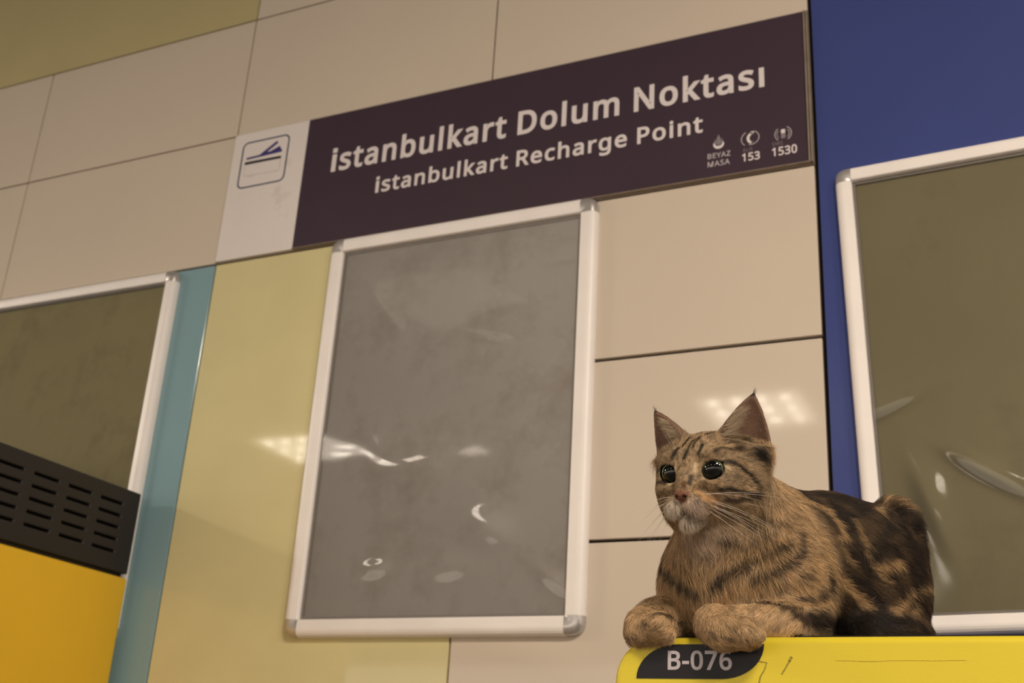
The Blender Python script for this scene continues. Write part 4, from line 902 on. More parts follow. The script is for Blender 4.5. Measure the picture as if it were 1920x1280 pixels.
# rest the body on the machine: lid top, rounded fascia corner, front plane
g_ = region((0, 0, 0), 60)
q_ = pts(g_)
fw = q_[..., 0] * -CF[1] + q_[..., 1] * -CL[1]              # towards the front of the machine, from y = -0.57
xx = q_[..., 0] * CF[0] + q_[..., 1] * CL[0] - (1.0985 - 1.170) * 100
uu = q_[..., 2]
ax_ = np.maximum(4.0 - xx, 0)
az_ = np.maximum(uu + 4.0, 0)
shell_ = np.hypot(ax_, az_) - 4.0                            # inside the rounded outline when negative
mach = np.maximum(shell_, fw - 3.0)
lid_ = np.maximum(np.maximum(uu - .40, fw - 1.0), 3.0 - xx)
FIELD = np.maximum(FIELD, (.06 - np.minimum(mach, lid_)).astype(np.float32))
del q_, fw, xx, uu, ax_, az_, shell_, mach, lid_


# surface nets
def surface_nets(F):
    ins = F < 0
    nx, ny, nz = F.shape
    cnt = np.zeros((nx - 1, ny - 1, nz - 1), np.int8)
    for i in (0, 1):
        for j in (0, 1):
            for k in (0, 1):
                cnt += ins[i:nx - 1 + i, j:ny - 1 + j, k:nz - 1 + k]
    act = (cnt > 0) & (cnt < 8)
    ai = np.argwhere(act)
    vid = np.full(act.shape, -1, np.int64)
    vid[act] = np.arange(len(ai))
    acc = np.zeros((len(ai), 3))
    num = np.zeros(len(ai))
    corners = [(i, j, k) for i in (0, 1) for j in (0, 1) for k in (0, 1)]
    for c0 in corners:
        for ax in range(3):
            if c0[ax] == 1:
                continue
            c1 = list(c0)
            c1[ax] = 1
            a = F[ai[:, 0] + c0[0], ai[:, 1] + c0[1], ai[:, 2] + c0[2]]
            b = F[ai[:, 0] + c1[0], ai[:, 1] + c1[1], ai[:, 2] + c1[2]]
            m = (a < 0) != (b < 0)
            t = np.where(m, a / np.where(m, a - b, 1), 0)
            p = np.tile(np.array(c0, float), (len(ai), 1))
            p[:, ax] += t
            acc[m] += p[m]
            num += m
    V = LO + VOX * (ai + acc / num[:, None])
    quads = []
    for ax in range(3):
        u, v = [(1, 2), (2, 0), (0, 1)][ax]
        sl0 = [slice(None)] * 3
        sl1 = [slice(None)] * 3
        sl0[ax] = slice(0, -1)
        sl1[ax] = slice(1, None)
        a, b = ins[tuple(sl0)], ins[tuple(sl1)]
        e = np.argwhere(a != b)
        lim = np.array(act.shape)
        ok = (e[:, u] > 0) & (e[:, v] > 0) & (e[:, u] < lim[u]) & (e[:, v] < lim[v])
        e = e[ok]
        flip = a[e[:, 0], e[:, 1], e[:, 2]]
        du = np.zeros(3, int)
        dv = np.zeros(3, int)
        du[u] = 1
        dv[v] = 1
        q = np.stack([vid[tuple((e - du - dv).T)], vid[tuple((e - dv).T)], vid[tuple(e.T)], vid[tuple((e - du).T)]], 1)
        q[~flip] = q[~flip][:, ::-1]
        quads.append(q)
    return V, np.concatenate(quads)


CV, CQ = surface_nets(FIELD)
# a little relaxation to take the voxel steps away
_e = np.concatenate([CQ[:, [0, 1]], CQ[:, [1, 2]], CQ[:, [2, 3]], CQ[:, [3, 0]]])
for _it in range(2):
    S = np.zeros_like(CV)
    n_ = np.zeros(len(CV))
    for i in range(3):
        S[:, i] = np.bincount(_e[:, 0], CV[_e[:, 1], i], len(CV)) + np.bincount(_e[:, 1], CV[_e[:, 0], i], len(CV))
    n_ = np.bincount(_e[:, 0], minlength=len(CV)) + np.bincount(_e[:, 1], minlength=len(CV))
    CV = CV * .5 + .5 * S / n_[:, None]


def to_world(P):
    return np.asarray(P) @ B2W.T          # relative to CO


cat = bpy.data.meshes.new('tabby_cat')
cat.from_pydata(to_world(CV).tolist(), [], CQ.tolist())
cat.update()
cat_o = link('tabby_cat', cat, None, None, True)
cat_o.location = CO
tag(cat_o, 'brown tabby cat lying with folded paws on top of the yellow machine, head turned left', 'cat')
CN = np.zeros(len(cat.vertices) * 3)
cat.vertices.foreach_get('normal', CN)
CN = CN.reshape(-1, 3)
CN = np.stack([CN @ CF, CN @ CL, CN[:, 2]], 1)        # in the body frame
# ---- markings: strokes lying on the body, [kind, half width in cm, points in the body frame]
MARKS = json.loads(r'''[["k",0.26,[[5.41,3.74,16.33],[5.16,3.87,16.78],[4.71,3.59,17.37]]],["k",0.18,[[4.89,4.78,15.99],[4.54,4.94,16.83],[3.79,4.54,17.94],[3.01,4.6,18.53]]],["k",0.23,[[4.09,6.16,16.32],[3.87,6.15,16.85],[3.47,5.74,17.44]]],["k",0.18,[[4.4,3.92,17.54],[3.75,3.59,18.25],[3.24,3.42,18.76]]],["k",0.16,[[4.24,5.3,17.01],[3.69,4.93,17.82],[2.96,4.76,18.49]]],["k",0.31,[[0.99,5.58,19.06],[0.3,5.52,19.15],[0.3,6.19,18.43]]],["k",0.26,[[2.32,4.77,18.89],[1.64,4.92,19.16]]],["m",0.26,[[3.28,7.58,16.43],[1.65,7.04,17.23],[0.12,7.19,17.35]]],["m",0.21,[[1.31,6.3,18.19],[0.36,7.05,17.85]]],["k",0.29,[[2.5,7.57,15.53],[1.66,7.83,15.65],[0.68,7.93,15.3],[-0.55,7.76,14.75],[-1.24,7.79,13.94],[-1.57,7.63,13.1]]],["k",0.23,[[2.66,7.14,12.97],[1.83,7.71,13.05],[0.64,7.77,12.97],[-0.39,7.74,13.04],[-1.56,7.6,12.97]]],["m",0.26,[[1.73,7.05,12.17],[0.98,7.38,12.18],[0.12,7.54,12.39],[-1.46,7.57,12.85]]],["k",0.21,[[5.12,0.64,15.65],[5.3,1.31,15.66],[5.6,2.15,15.74]]],["m",0.26,[[5.29,0.81,14.33],[5.46,1.72,14.32],[5.34,2.38,14.07]]],["m",0.21,[[5.13,0.61,13.51],[5.19,1.22,13.1]]],["k",0.09,[[4.45,6.38,12.15],[3.7,6.62,12.23],[2.39,6.53,12.36]]],["k",0.09,[[4.66,6.41,11.73],[4.03,6.8,11.57],[2.34,6.32,11.9]]],["k",0.08,[[4.04,5.97,12.63],[3.52,5.97,12.71]]],["k",0.08,[[4.57,6.5,11.4],[3.37,6.74,11.28]]],["k",0.1,[[4.67,0.86,12.45],[5.67,3.13,12.19],[5.5,3.59,12.52]]],["k",0.08,[[5.94,3.58,11.74],[5.85,3.92,12.04]]],["k",0.57,[[-1.11,7.78,17.05],[-1.75,7.82,16.68],[-2.09,8.06,17.15]]],["k",0.36,[[-1.31,7.92,17.24],[-1.92,8.02,17.71]]],["k",0.31,[[-1.58,6.13,18.72],[-1.16,7.92,17.45],[-1.39,7.72,16.65]]],["r",0.31,[[5.44,5.67,13.45],[5.5,5.73,13.09]]],["m",0.26,[[4.76,5.85,14.12],[5.04,5.89,13.42]]],["c",0.14,[[3.87,5.93,13.95],[3.2,6.12,14.13],[1.75,5.21,14.91],[1.37,5.68,15.63]]],["c",0.21,[[4.27,5.86,15.31],[4.37,5.9,14.62]]],["c",0.14,[[5.29,1.65,15.14],[5.12,1.99,14.39],[5.01,2.9,14.05]]],["c",0.17,[[5.14,2.82,13.91],[4.88,2.9,14.09]]],["c",0.16,[[5.45,1.8,15.37],[5.39,1.66,14.98]]],["c",0.13,[[5.14,4.0,15.8],[5.16,3.94,15.14]]],["c",0.16,[[2.42,7.76,15.15],[1.82,7.86,14.96]]],["o",0.36,[[4.04,5.81,12.74],[3.85,6.75,12.01],[2.35,6.36,12.06]]],["o",0.31,[[5.77,3.08,11.91],[5.73,3.42,12.24],[5.4,3.59,12.59]]],["K",0.09,[[5.25,4.97,11.56],[5.07,4.79,11.07],[4.84,4.76,10.93]]],["K",0.14,[[4.84,4.76,10.93],[4.78,4.09,10.69],[4.65,3.59,10.56]]],["K",0.1,[[4.84,4.76,10.93],[4.4,5.14,10.54],[3.68,5.49,10.39],[3.18,5.63,10.55]]],["g",0.73,[[2.3,1.88,9.37],[2.05,2.75,9.13],[1.69,3.42,9.01],[1.38,4.16,9.29],[0.88,4.69,9.45]]],["g",0.73,[[1.74,1.98,8.42],[1.31,2.9,8.17],[0.84,3.62,8.13]]],["k",0.52,[[-0.63,-5.36,10.14],[-0.09,-4.91,9.35],[-0.28,-5.88,8.66],[0.88,-3.1,7.32],[1.09,-1.51,6.3],[0.98,-0.32,5.61],[0.63,0.69,4.94]]],["k",0.62,[[0.24,2.35,5.46],[-0.07,3.08,5.78],[-0.38,3.76,6.29],[-0.83,4.33,6.62],[-1.34,4.85,7.09],[-1.82,5.2,7.38],[-2.42,5.59,7.82],[-2.95,5.91,8.18],[-3.61,6.27,8.5],[-4.3,6.64,8.84],[-4.97,6.93,9.18]]],["k",0.47,[[-2.64,5.22,5.97],[-3.2,5.54,6.23],[-3.83,5.91,6.46],[-4.33,6.26,6.8],[-4.95,6.68,7.15],[-5.61,7.04,7.49],[-6.51,7.33,8.33]]],["k",0.42,[[-5.99,7.21,7.66],[-6.35,7.29,8.33],[-6.68,7.32,9.01],[-6.68,7.26,10.2]]],["m",0.31,[[0.48,4.65,9.0],[-0.23,5.06,9.03],[-0.95,5.38,9.07],[-1.75,5.67,9.02],[-2.52,6.05,9.46],[-3.31,6.42,9.86],[-4.02,6.74,10.21]]],["m",0.31,[[-2.42,7.0,11.9],[-3.1,6.81,11.57],[-3.79,6.75,11.06],[-5.08,7.06,11.24]]],["m",0.26,[[-1.4,6.18,10.83],[-2.1,6.24,10.6],[-2.92,6.37,10.36],[-3.57,6.54,10.03]]],["m",0.36,[[0.53,-3.61,9.03],[1.25,-1.64,8.16],[1.38,-0.49,7.49],[1.29,0.35,6.98]]],["o",0.47,[[-0.16,1.25,3.53],[-0.43,2.35,3.96],[-0.99,3.5,4.5]]],["o",0.42,[[-0.01,-5.95,5.96],[0.5,-3.89,5.11],[0.55,-2.42,4.35]]],["o",0.31,[[0.52,-4.23,6.8],[0.34,-4.75,6.13],[0.32,-4.91,5.29]]],["t",0.47,[[-1.07,4.06,5.45],[-1.86,4.66,5.43],[-2.76,5.09,5.27],[-3.62,5.58,5.45],[-4.39,6.2,5.77]]],["t",0.73,[[0.41,-4.56,6.47],[0.66,-3.38,5.62],[0.67,-2.36,4.76],[0.52,-1.35,4.07],[0.24,-0.67,3.45]]],["t",0.47,[[1.04,-2.41,8.17],[1.29,-1.01,7.31],[1.26,-0.16,6.82],[1.05,0.58,6.22],[0.56,1.82,5.68]]],["t",0.42,[[-0.66,-5.82,9.75],[0.98,-2.53,8.51]]],["t",0.47,[[-1.24,5.12,8.0],[-1.97,5.56,8.35],[-2.77,6.0,8.85],[-3.29,6.28,9.19],[-3.96,6.63,9.53],[-4.54,6.91,9.91]]],["t",0.36,[[-3.36,5.88,7.41],[-4.01,6.24,7.67],[-4.56,6.55,7.94],[-5.23,6.9,8.27]]],["m",0.31,[[-4.63,6.28,5.27],[-5.32,6.81,5.45],[-6.05,7.26,5.79],[-6.67,7.52,6.12],[-7.35,7.7,6.64]]],["k",0.42,[[-9.55,7.77,7.14],[-9.67,7.75,6.48],[-9.91,7.67,5.79],[-8.88,7.7,4.94],[-7.86,7.66,4.26],[-6.85,7.46,4.08],[-5.98,7.21,3.96]]],["k",1.14,[[-7.24,8.08,2.09],[-8.89,7.85,2.22],[-13.14,4.93,2.7]]],["m",0.73,[[-5.38,8.26,2.3],[-6.5,8.31,1.7]]],["k",0.83,[[-10.48,7.04,2.38],[-13.3,5.12,2.89],[-13.92,5.52,3.0],[-14.34,6.3,2.89],[-14.71,6.94,2.88],[-15.18,7.35,2.89],[-15.85,7.64,3.07],[-16.64,7.91,3.13],[-17.39,8.05,3.24],[-18.4,8.08,3.47]]],["m",0.42,[[-4.4,7.57,2.8],[-5.2,7.76,2.99],[-6.17,7.76,3.16]]],["k",0.26,[[-2.53,4.5,3.59],[-3.33,5.06,3.53],[-3.79,6.13,3.37],[-4.18,6.93,3.19],[-4.79,7.51,3.07]]],["m",0.36,[[4.94,0.91,1.94],[4.2,1.68,1.54],[0.13,-2.54,2.04]]],["k",0.21,[[5.82,-0.38,1.29],[5.8,0.37,1.04]]],["m",0.26,[[6.27,-2.37,-0.01],[5.96,-1.51,-0.38]]],["k",0.23,[[2.81,6.13,-0.16],[2.45,6.77,-0.46],[1.83,7.5,-0.68]]],["k",0.21,[[0.98,9.03,-0.85],[0.81,9.21,-0.88]]],["m",0.21,[[-0.63,9.27,-0.43],[-3.27,6.3,0.06]]],["m",0.21,[[3.02,-2.7,3.03],[3.53,-3.06,3.22],[2.67,-5.43,3.77]]],["t",0.47,[[-7.35,5.77,14.46],[-8.71,5.48,14.31],[-9.9,5.23,14.22],[-10.75,5.4,13.89],[-11.6,5.61,13.6],[-11.77,6.07,12.87],[-12.28,6.36,12.29],[-12.45,6.86,10.9]]],["t",0.23,[[-7.7,6.95,11.9],[-8.38,7.05,11.27],[-8.89,7.17,10.71],[-9.4,7.46,9.52],[-9.57,7.62,8.67],[-9.9,7.67,8.0]]],["t",0.29,[[-11.61,6.93,10.72],[-11.9,7.08,9.97],[-12.11,7.18,9.19],[-13.13,7.2,8.34]]],["t",0.26,[[-14.39,6.22,13.01],[-14.49,6.67,12.09],[-14.66,6.98,11.23],[-14.83,7.22,10.21],[-15.0,7.34,9.36]]],["t",0.47,[[-11.6,7.3,6.46],[-12.63,6.97,6.13],[-13.64,6.7,5.58],[-14.5,6.58,4.98],[-15.16,6.68,4.43]]],["t",0.47,[[-15.69,7.45,8.34],[-17.22,7.6,8.51],[-18.91,7.61,9.18]]],["t",0.42,[[-20.1,7.54,6.64],[-18.91,7.48,5.28],[-18.23,7.54,4.61],[-17.39,7.7,3.92]]],["t",0.36,[[-25.1,5.52,8.34],[-22.54,7.06,7.32],[-21.3,7.36,6.63]]],["t",0.42,[[-18.25,5.55,14.71],[-24.27,0.65,17.43],[-24.81,1.95,17.24],[-25.54,2.77,16.5]]],["t",0.52,[[-7.53,7.62,8.16],[-8.04,7.79,7.14],[-8.04,7.79,6.12],[-7.17,7.54,4.93]]],["t",0.42,[[-9.4,7.63,8.68],[-9.73,7.69,8.0],[-10.07,7.69,7.48],[-10.4,7.61,6.3]]],["t",0.52,[[-5.49,6.98,5.96],[-6.25,7.24,5.0]]],["t",0.31,[[-5.72,7.58,3.33],[-6.86,7.61,3.57],[-8.03,7.73,3.76],[-10.07,7.44,4.42]]],["t",0.31,[[-17.21,7.53,6.98],[-16.53,7.5,7.49],[-15.86,7.44,7.82]]],["t",0.26,[[-21.13,7.3,5.44],[-19.43,7.8,4.07]]]]''')
TINT = {'K': rgb(34, 22, 19), 'k': rgb(36, 29, 24), 'm': rgb(70, 55, 42), 't': rgb(190, 156, 112), 'c': rgb(224, 198, 162), 'o': rgb(204, 158, 106), 'w': rgb(224, 208, 192),
        'p': rgb(206, 184, 168), 'g': rgb(192, 168, 144), 'r': rgb(116, 82, 56)}
NOSE = np.array([5.45, 0, -1.60])


def sstep(x, a, b):
    t = np.clip((x - a) / (b - a), 0, 1)
    return t * t * (3 - 2 * t)


_rs = np.random.RandomState(7)
_lat = _rs.rand(24, 24, 24)


def noise3(P, scale, seed=0.0):
    q = P / scale + seed
    i = np.floor(q).astype(int)
    f = q - i
    f = f * f * (3 - 2 * f)
    o = 0
    for a in (0, 1):
        for b in (0, 1):
            for c in (0, 1):
                w = (f[:, 0] if a else 1 - f[:, 0]) * (f[:, 1] if b else 1 - f[:, 1]) * (f[:, 2] if c else 1 - f[:, 2])
                o = o + w * _lat[(i[:, 0] + a) % 24, (i[:, 1] + b) % 24, (i[:, 2] + c) % 24]
    return o


def ear_t(H):
    """0 base .. 1 tip for points in the head frame that belong to an ear, with which ear and the side facing its opening"""
    t = np.full(len(H), -1.0)
    for s in (-1, 1):
        b, tp = np.array(EARS[s][0]), np.array(EARS[s][1])
        ax = tp - b
        ln = np.linalg.norm(ax)
        k = ((H - b) @ ax) / (ln * ln)
        near = (np.linalg.norm((H - b) - k[:, None] * ax, axis=1) < 2.8) & (k > .22) & (H[:, 1] * s > .9)
        t = np.where(near, k, t)
    return t


def coat_color(P):
    H = bh(P)
    n1 = noise3(P, 1.3)
    n2 = noise3(P, .55, 5.3)
    warm = np.array(rgb(202, 170, 130)[:3])
    grey = np.array(rgb(152, 131, 104)[:3])
    back = np.array(rgb(43, 34, 27)[:3])
    back2 = np.array(rgb(92, 73, 52)[:3])
    hw = 1 - sstep(np.linalg.norm(H - np.array([.8, 0, -.4]), axis=1), 5.2, 6.6)
    fl = sstep(-P[:, 0] - .45 * np.maximum(P[:, 1], 0) + .15 * P[:, 2], 7.0, 10.5)      # trunk behind the shoulders
    fl = np.where((P[:, 0] > -9.5) & (P[:, 2] < 3.6), 0, fl) * (1 - hw)
    c = warm + (grey - warm) * (hw * (.35 + .6 * n1))[:, None]
    c = c * (1 - .28 * sstep(n2, .45, .75)[:, None] * (1 - hw)[:, None])
    bb = back + (back2 - back) * sstep(n1 * .6 + n2 * .4, .42, .72)[:, None]
    c = c + (bb - c) * fl[:, None]
    n3 = noise3(P, .20, 2.2)
    c = c * (1 - .55 * sstep(n3, .50, .72) * hw * (1 - .5 * n1) + .30 * sstep(1 - n3, .55, .8) * hw)[:, None]
    for ctr_, rad_, tint, amt in (((4.9, -.95, -2.5), (1.4, 1.05, .85), 'w', .95), ((4.9, .9, -2.55), (1.4, 1.15, .80), 'p', .95),
                                  ((4.0, 0, -3.85), (1.6, 1.5, .75), 'w', .85), ((2.2, .2, -4.9), (2.6, 2.6, 1.3), 'g', .75)):
        dd = np.sqrt((((H - np.array(ctr_)) / np.array(rad_)) ** 2).sum(1))
        k_ = (1 - sstep(dd, .55, 1.3)) * amt * (.8 + .3 * n1)
        c = c + (np.array(TINT[tint][:3]) - c) * k_[:, None]
    # strokes
    wob = 1 + .5 * (n2 - .5)
    for kind, w, L in MARKS:
        L = np.array(L)
        lo, hi = L.min(0) - 3 * w, L.max(0) + 3 * w
        m = np.where(((P > lo) & (P < hi)).all(1))[0]
        if len(m) == 0:
            continue
        p = P[m]
        d = np.full(len(p), 99.0)
        for a, b in zip(L[:-1], L[1:]):
            ab = b - a
            t = np.clip(((p - a) @ ab) / max(ab @ ab, 1e-6), 0, 1)
            d = np.minimum(d, np.linalg.norm(p - a - t[:, None] * ab, axis=1))
        soft = (1 - sstep(d / (w * wob[m]), .35, 1.4)) * np.minimum(.86 + .3 * n1[m], 1)
        if kind in 'pgo':
            soft *= .85
        tgt = np.array(TINT[kind][:3])
        c[m] = c[m] + (tgt - c[m]) * soft[:, None]
    # far side of the face and flank get the same banding from sine stripes
    far = (P[:, 1] < -3.0) & (fl > .3)
    band = .5 + .5 * np.sin(P[:, 0] * 1.5 + P[:, 2] * .5 + 3 * n1)
    c[far] += (np.array(TINT['t'][:3]) - c[far]) * (sstep(band[far], .6, .95) * .6)[:, None]
    # ears
    t = ear_t(H)
    e = t > 0
    edge = np.array(rgb(70, 54, 42)[:3])
    c[e] += (edge - c[e]) * sstep(t[e], .0, .5)[:, None] * .75
    tip = np.array(rgb(26, 21, 18)[:3])
    c[e] += (tip - c[e]) * sstep(t[e], .84, .97)[:, None]
    return c


# colour of the skin under the fur, eye rims and nose leather
SK = coat_color(CV) * .8
_H = bh(CV)
_nl = np.sqrt((((_H - NOSE) / np.array([.70, .84, .62])) ** 2).sum(1)) + np.maximum(0, np.abs(_H[:, 1]) - .16 - .62 * np.clip((_H[:, 2] + 2.25) / .95, 0, 1)) * 3
SK += (np.array(rgb(116, 76, 60)[:3]) - SK) * (1 - sstep(_nl, .85, 1.1))[:, None]
for s in (-1, 1):
    _d = np.linalg.norm(_H - EYE[s], axis=1)
    SK += (np.array(rgb(30, 23, 19)[:3]) - SK) * (1 - sstep(_d, 1.30, 1.40))[:, None]
    _dn = np.sqrt((((_H - np.array([5.66, .36 * s, -1.66])) / np.array([.34, .17, .12])) ** 2).sum(1))
    SK += (np.array(rgb(24, 16, 14)[:3]) - SK) * (1 - sstep(_dn, .9, 1.5))[:, None]
_ms = (np.abs(_H[:, 1]) < 2.0) & (_H[:, 0] > 3.4) & (np.abs(_H[:, 2] + 3.0 + .36 * np.minimum(np.abs(_H[:, 1]), 1.1)) < .16)
SK[_ms] = np.array(rgb(52, 36, 32)[:3])
_et = ear_t(_H)
INNER = np.zeros(len(CV), bool)
_NH = CN @ HR
for s in (-1, 1):
    en = np.array(EARS[s][2])
    en = en / np.linalg.norm(en)
    inn = (_et > .06) & (_et < .93) & (_H[:, 1] * s > 0) & (_NH @ en > -.15)
    b, tp = np.array(EARS[s][0]), np.array(EARS[s][1])
    k = (_H - b) @ en
    # the concave face lies behind the front rim
    inn &= (np.linalg.norm(np.cross(_H - b, (tp - b) / np.linalg.norm(tp - b)), axis=1) < EARS[s][3] * (1 - np.clip(_et, 0, 1) ** 1.5) + .05)
    INNER |= inn
SK[INNER] = np.array(rgb(112, 86, 72)[:3]) * (.8 + .4 * noise3(CV[INNER], .8)[:, None])
ca = cat.attributes.new('coat', 'FLOAT_COLOR', 'POINT')
ca.data.foreach_set('color', np.concatenate([SK, np.ones((len(SK), 1))], 1).astype(np.float32).ravel())


def coat_mat(name, rough, spec):
    m = bpy.data.materials.new(name)
    m.use_nodes = True
    nt = m.node_tree
    b = nt.nodes['Principled BSDF']
    at = nt.nodes.new('ShaderNodeAttribute')
    at.attribute_name = 'coat'
    nt.links.new(at.outputs['Color'], b.inputs['Base Color'])
    b.inputs['Roughness'].default_value = rough
    b.inputs['Specular IOR Level'].default_value = spec
    return m


cat.materials.append(coat_mat('cat_skin', .55, .25))

# ---- fur strands
NF = 290000
T3 = np.concatenate([CQ[:, [0, 1, 2]], CQ[:, [0, 2, 3]]])
A3, B3, C3 = CV[T3[:, 0]], CV[T3[:, 1]], CV[T3[:, 2]]
area = np.linalg.norm(np.cross(B3 - A3, C3 - A3), axis=1)
ctr = (A3 + B3 + C3) / 3
hc_ = bh(ctr)
face_w = 1 - sstep(np.linalg.norm(hc_ - np.array([2.5, 0, -.5]), axis=1), 3.5, 6.5)
wgt = area * (1 + 2.6 * face_w)
wgt *= np.where((ctr[:, 2] < .6) & (ctr[:, 0] < -2), .05, 1)          # the underside
wgt *= np.where(INNER[T3].any(1), .10, 1)
wgt *= np.where(_ms[T3].any(1), .15, 1)
for s in (-1, 1):
    wgt *= np.where(np.linalg.norm(hc_ - EYE[s], axis=1) < 1.28, 0, 1)
wgt *= np.where(np.sqrt((((hc_ - NOSE) / np.array([.70, .82, .60])) ** 2).sum(1)) + np.maximum(0, np.abs(hc_[:, 1]) - .16 - .62 * np.clip((hc_[:, 2] + 2.25) / .95, 0, 1)) * 3 < 1.02, 0, 1)
rs = np.random.RandomState(11)
ti = rs.choice(len(T3), NF, p=wgt / wgt.sum())
u, v = rs.rand(NF), rs.rand(NF)
fl_ = u + v > 1
u[fl_], v[fl_] = 1 - u[fl_], 1 - v[fl_]
R0 = A3[ti] * (1 - u - v)[:, None] + B3[ti] * u[:, None] + C3[ti] * v[:, None]
NN = CN[T3[ti, 0]] * (1 - u - v)[:, None] + CN[T3[ti, 1]] * u[:, None] + CN[T3[ti, 2]] * v[:, None]
NN /= np.linalg.norm(NN, axis=1)[:, None]
RH = bh(R0)
hw = 1 - sstep(np.linalg.norm(RH - np.array([.6, 0, -.4]), axis=1), 4.6, 6.2)
# comb direction
dB = np.tile(np.array([-1.0, 0, -.45]), (NF, 1))
chest = sstep(R0[:, 0], -7, -2)
dB += chest[:, None] * np.array([.9, 0, -.9])
dB[:, 1] += chest * R0[:, 1] * .06
arm = (R0[:, 2] < 3.4) & (R0[:, 0] > -7)
dB[arm & (R0[:, 1] > 1)] = np.array([.75, .05, -.55])
dB[arm & (R0[:, 1] <= 1)] = np.array([.75, .25, -.55])
pawL = (R0[:, 2] < 1.6) & (R0[:, 0] * .788 + R0[:, 1] * .616 > 3.2) & (R0[:, 1] > 3)
dB[pawL] = np.array([-.2, .75, -.75])
rump = (R0[:, 0] < -22.5) & (R0[:, 2] > 13.5)
dB[rump] = np.array([-1.0, .15, .25])
dH = RH - np.array([6.2, 0, -.5])
dH[:, 0] -= .6
low = RH[:, 2] < -2.4
dH[low] += np.array([-.5, 0, -1.6])
dH /= np.linalg.norm(dH, axis=1)[:, None]
et = ear_t(RH)
dH[et > .1] = np.array([-.3, 0, 1.0])
dW = dH @ HR.T
hw2 = np.where(et > .1, 1, hw)
dB /= np.linalg.norm(dB, axis=1)[:, None]
D = dB * (1 - hw2)[:, None] + dW * hw2[:, None]
jit = np.stack([noise3(R0, .55, 1.7 + 3 * k) for k in range(3)], 1) - .5
jit2 = np.stack([noise3(R0, 2.2, 8.7 + 3 * k) for k in range(3)], 1) - .5
D = D + jit * .9 * (1 - .45 * hw)[:, None] + jit2 * .7 * (1 - .6 * hw)[:, None] + rs.normal(0, .16, (NF, 3))
D -= NN * (D * NN).sum(1)[:, None]
D /= np.linalg.norm(D, axis=1)[:, None] + 1e-6
# length, cm
ln = np.full(NF, 1.15)
ln += .35 * sstep(R0[:, 0], -8, -3) * sstep(R0[:, 2], 3, 6)
ln += .25 * sstep(-R0[:, 0], 17, 22)
ln = np.where(rump, 1.9, ln)
ln = np.where(arm, .62, ln)
nd = np.linalg.norm(RH - np.array([5.4, 0, -1.2]), axis=1)
fl2 = .13 + .075 * np.clip(nd - .6, 0, 9) + .35 * sstep(nd, 5, 7.5)
fl2 = np.where(low & (RH[:, 0] < 4.6), np.maximum(fl2, .55), fl2)
ln = ln * (1 - hw) + fl2 * hw
ln = np.where(et > .1, .30 - .08 * et, ln)
for s in (-1, 1):
    ln *= .35 + .65 * sstep(np.linalg.norm(RH - EYE[s], axis=1), 1.3, 1.75)
ln *= rs.uniform(.65, 1.2, NF)
lift = (.34 - .12 * hw + rs.normal(0, .07, NF)).clip(.08, .7)
lift = np.where(rump, .50 + jit[:, 0] * .5, lift)
KP = 4
ts = np.linspace(0, 1, KP)
PT = np.zeros((NF, KP, 3))
for k, t in enumerate(ts):
    PT[:, k] = R0 + (NN * (lift * t * (1 - .45 * t))[:, None] + D * (t * (.55 + .45 * t) * (1 - lift * .4))[:, None]) * ln[:, None]
    PT[:, k, 2] -= .10 * ln * t * t
rad = (.0105 - .0042 * hw) * rs.uniform(.7, 1.25, NF)
rad = np.where(et > .1, .0062, rad)
cols = coat_color(R0 + rs.normal(0, 1, (NF, 3)) * (.13 - .075 * hw)[:, None])
ag = rs.rand(NF)
shade = np.where(ag < .26, .36, np.where(ag > .84, 1.6, rs.uniform(.75, 1.2, NF)))
dark_ = cols.mean(1) < .05
shade = np.where(dark_, rs.uniform(.6, 1.5, NF), shade)
cols = cols * shade[:, None]
pale = (R0[:, 0] > -8) | (hw > .3)
inn_r = INNER[T3[ti]].any(1)
cols[inn_r] = np.array(rgb(200, 176, 150)[:3]) * rs.uniform(.6, 1.2, inn_r.sum())[:, None]

# tufts inside the ears, and at their tips
XP, XC, XR = [], [], []
for s in (-1, 1):
    b, tp, en, wd = (np.array(v, float) for v in EARS[s])
    ax = tp - b
    L_ = np.linalg.norm(ax)
    ax /= L_
    en = en - ax * (en @ ax)
    en /= np.linalg.norm(en)
    sd = np.cross(ax, en)                 # towards one rim
    med = sd if sd[1] * s < 0 else -sd    # the rim nearer the crown
    for _k in range(520):
        t = rs.uniform(.12, .62)
        w = wd * (1 - t ** 1.55) ** .9
        st = b + ax * L_ * t + med * w * rs.uniform(.72, .93) + en * rs.uniform(.05, .30)
        dr = -med * rs.uniform(.6, 1.2) + ax * rs.uniform(.1, .8) + en * rs.uniform(.05, .30)
        dr /= np.linalg.norm(dr)
        le = rs.uniform(.8, 2.1) * (1 - .45 * t)
        XP.append([hb(st + dr * le * q + ax * .25 * q * q) for q in ts])
        XC.append(np.array(rgb(226, 204, 174)[:3]) * rs.uniform(.35, 1.0))
        XR.append(.0075)
    for _k in range(34):
        st = tp - ax * rs.uniform(.1, .55) + rs.normal(0, .07, 3)
        dr = ax * .8 + rs.normal(0, .16, 3) + np.array([0, .18, .1])
        dr /= np.linalg.norm(dr)
        le = rs.uniform(.35, .85)
        XP.append([hb(st + dr * le * q) for q in ts])
        XC.append(np.array(rgb(22, 18, 16)[:3]))
        XR.append(.0065)
PT = np.concatenate([PT, np.array(XP)])
cols = np.concatenate([cols, np.array(XC)])
rad = np.concatenate([rad, np.array(XR)])
NS = len(PT)
fur = bpy.data.hair_curves.new('fur')
fur.add_curves([KP] * NS)
fur.attributes['position'].data.foreach_set('vector', to_world(PT.reshape(-1, 3)).astype(np.float32).ravel())
ra = fur.attributes.get('radius') or fur.attributes.new('radius', 'FLOAT', 'POINT')
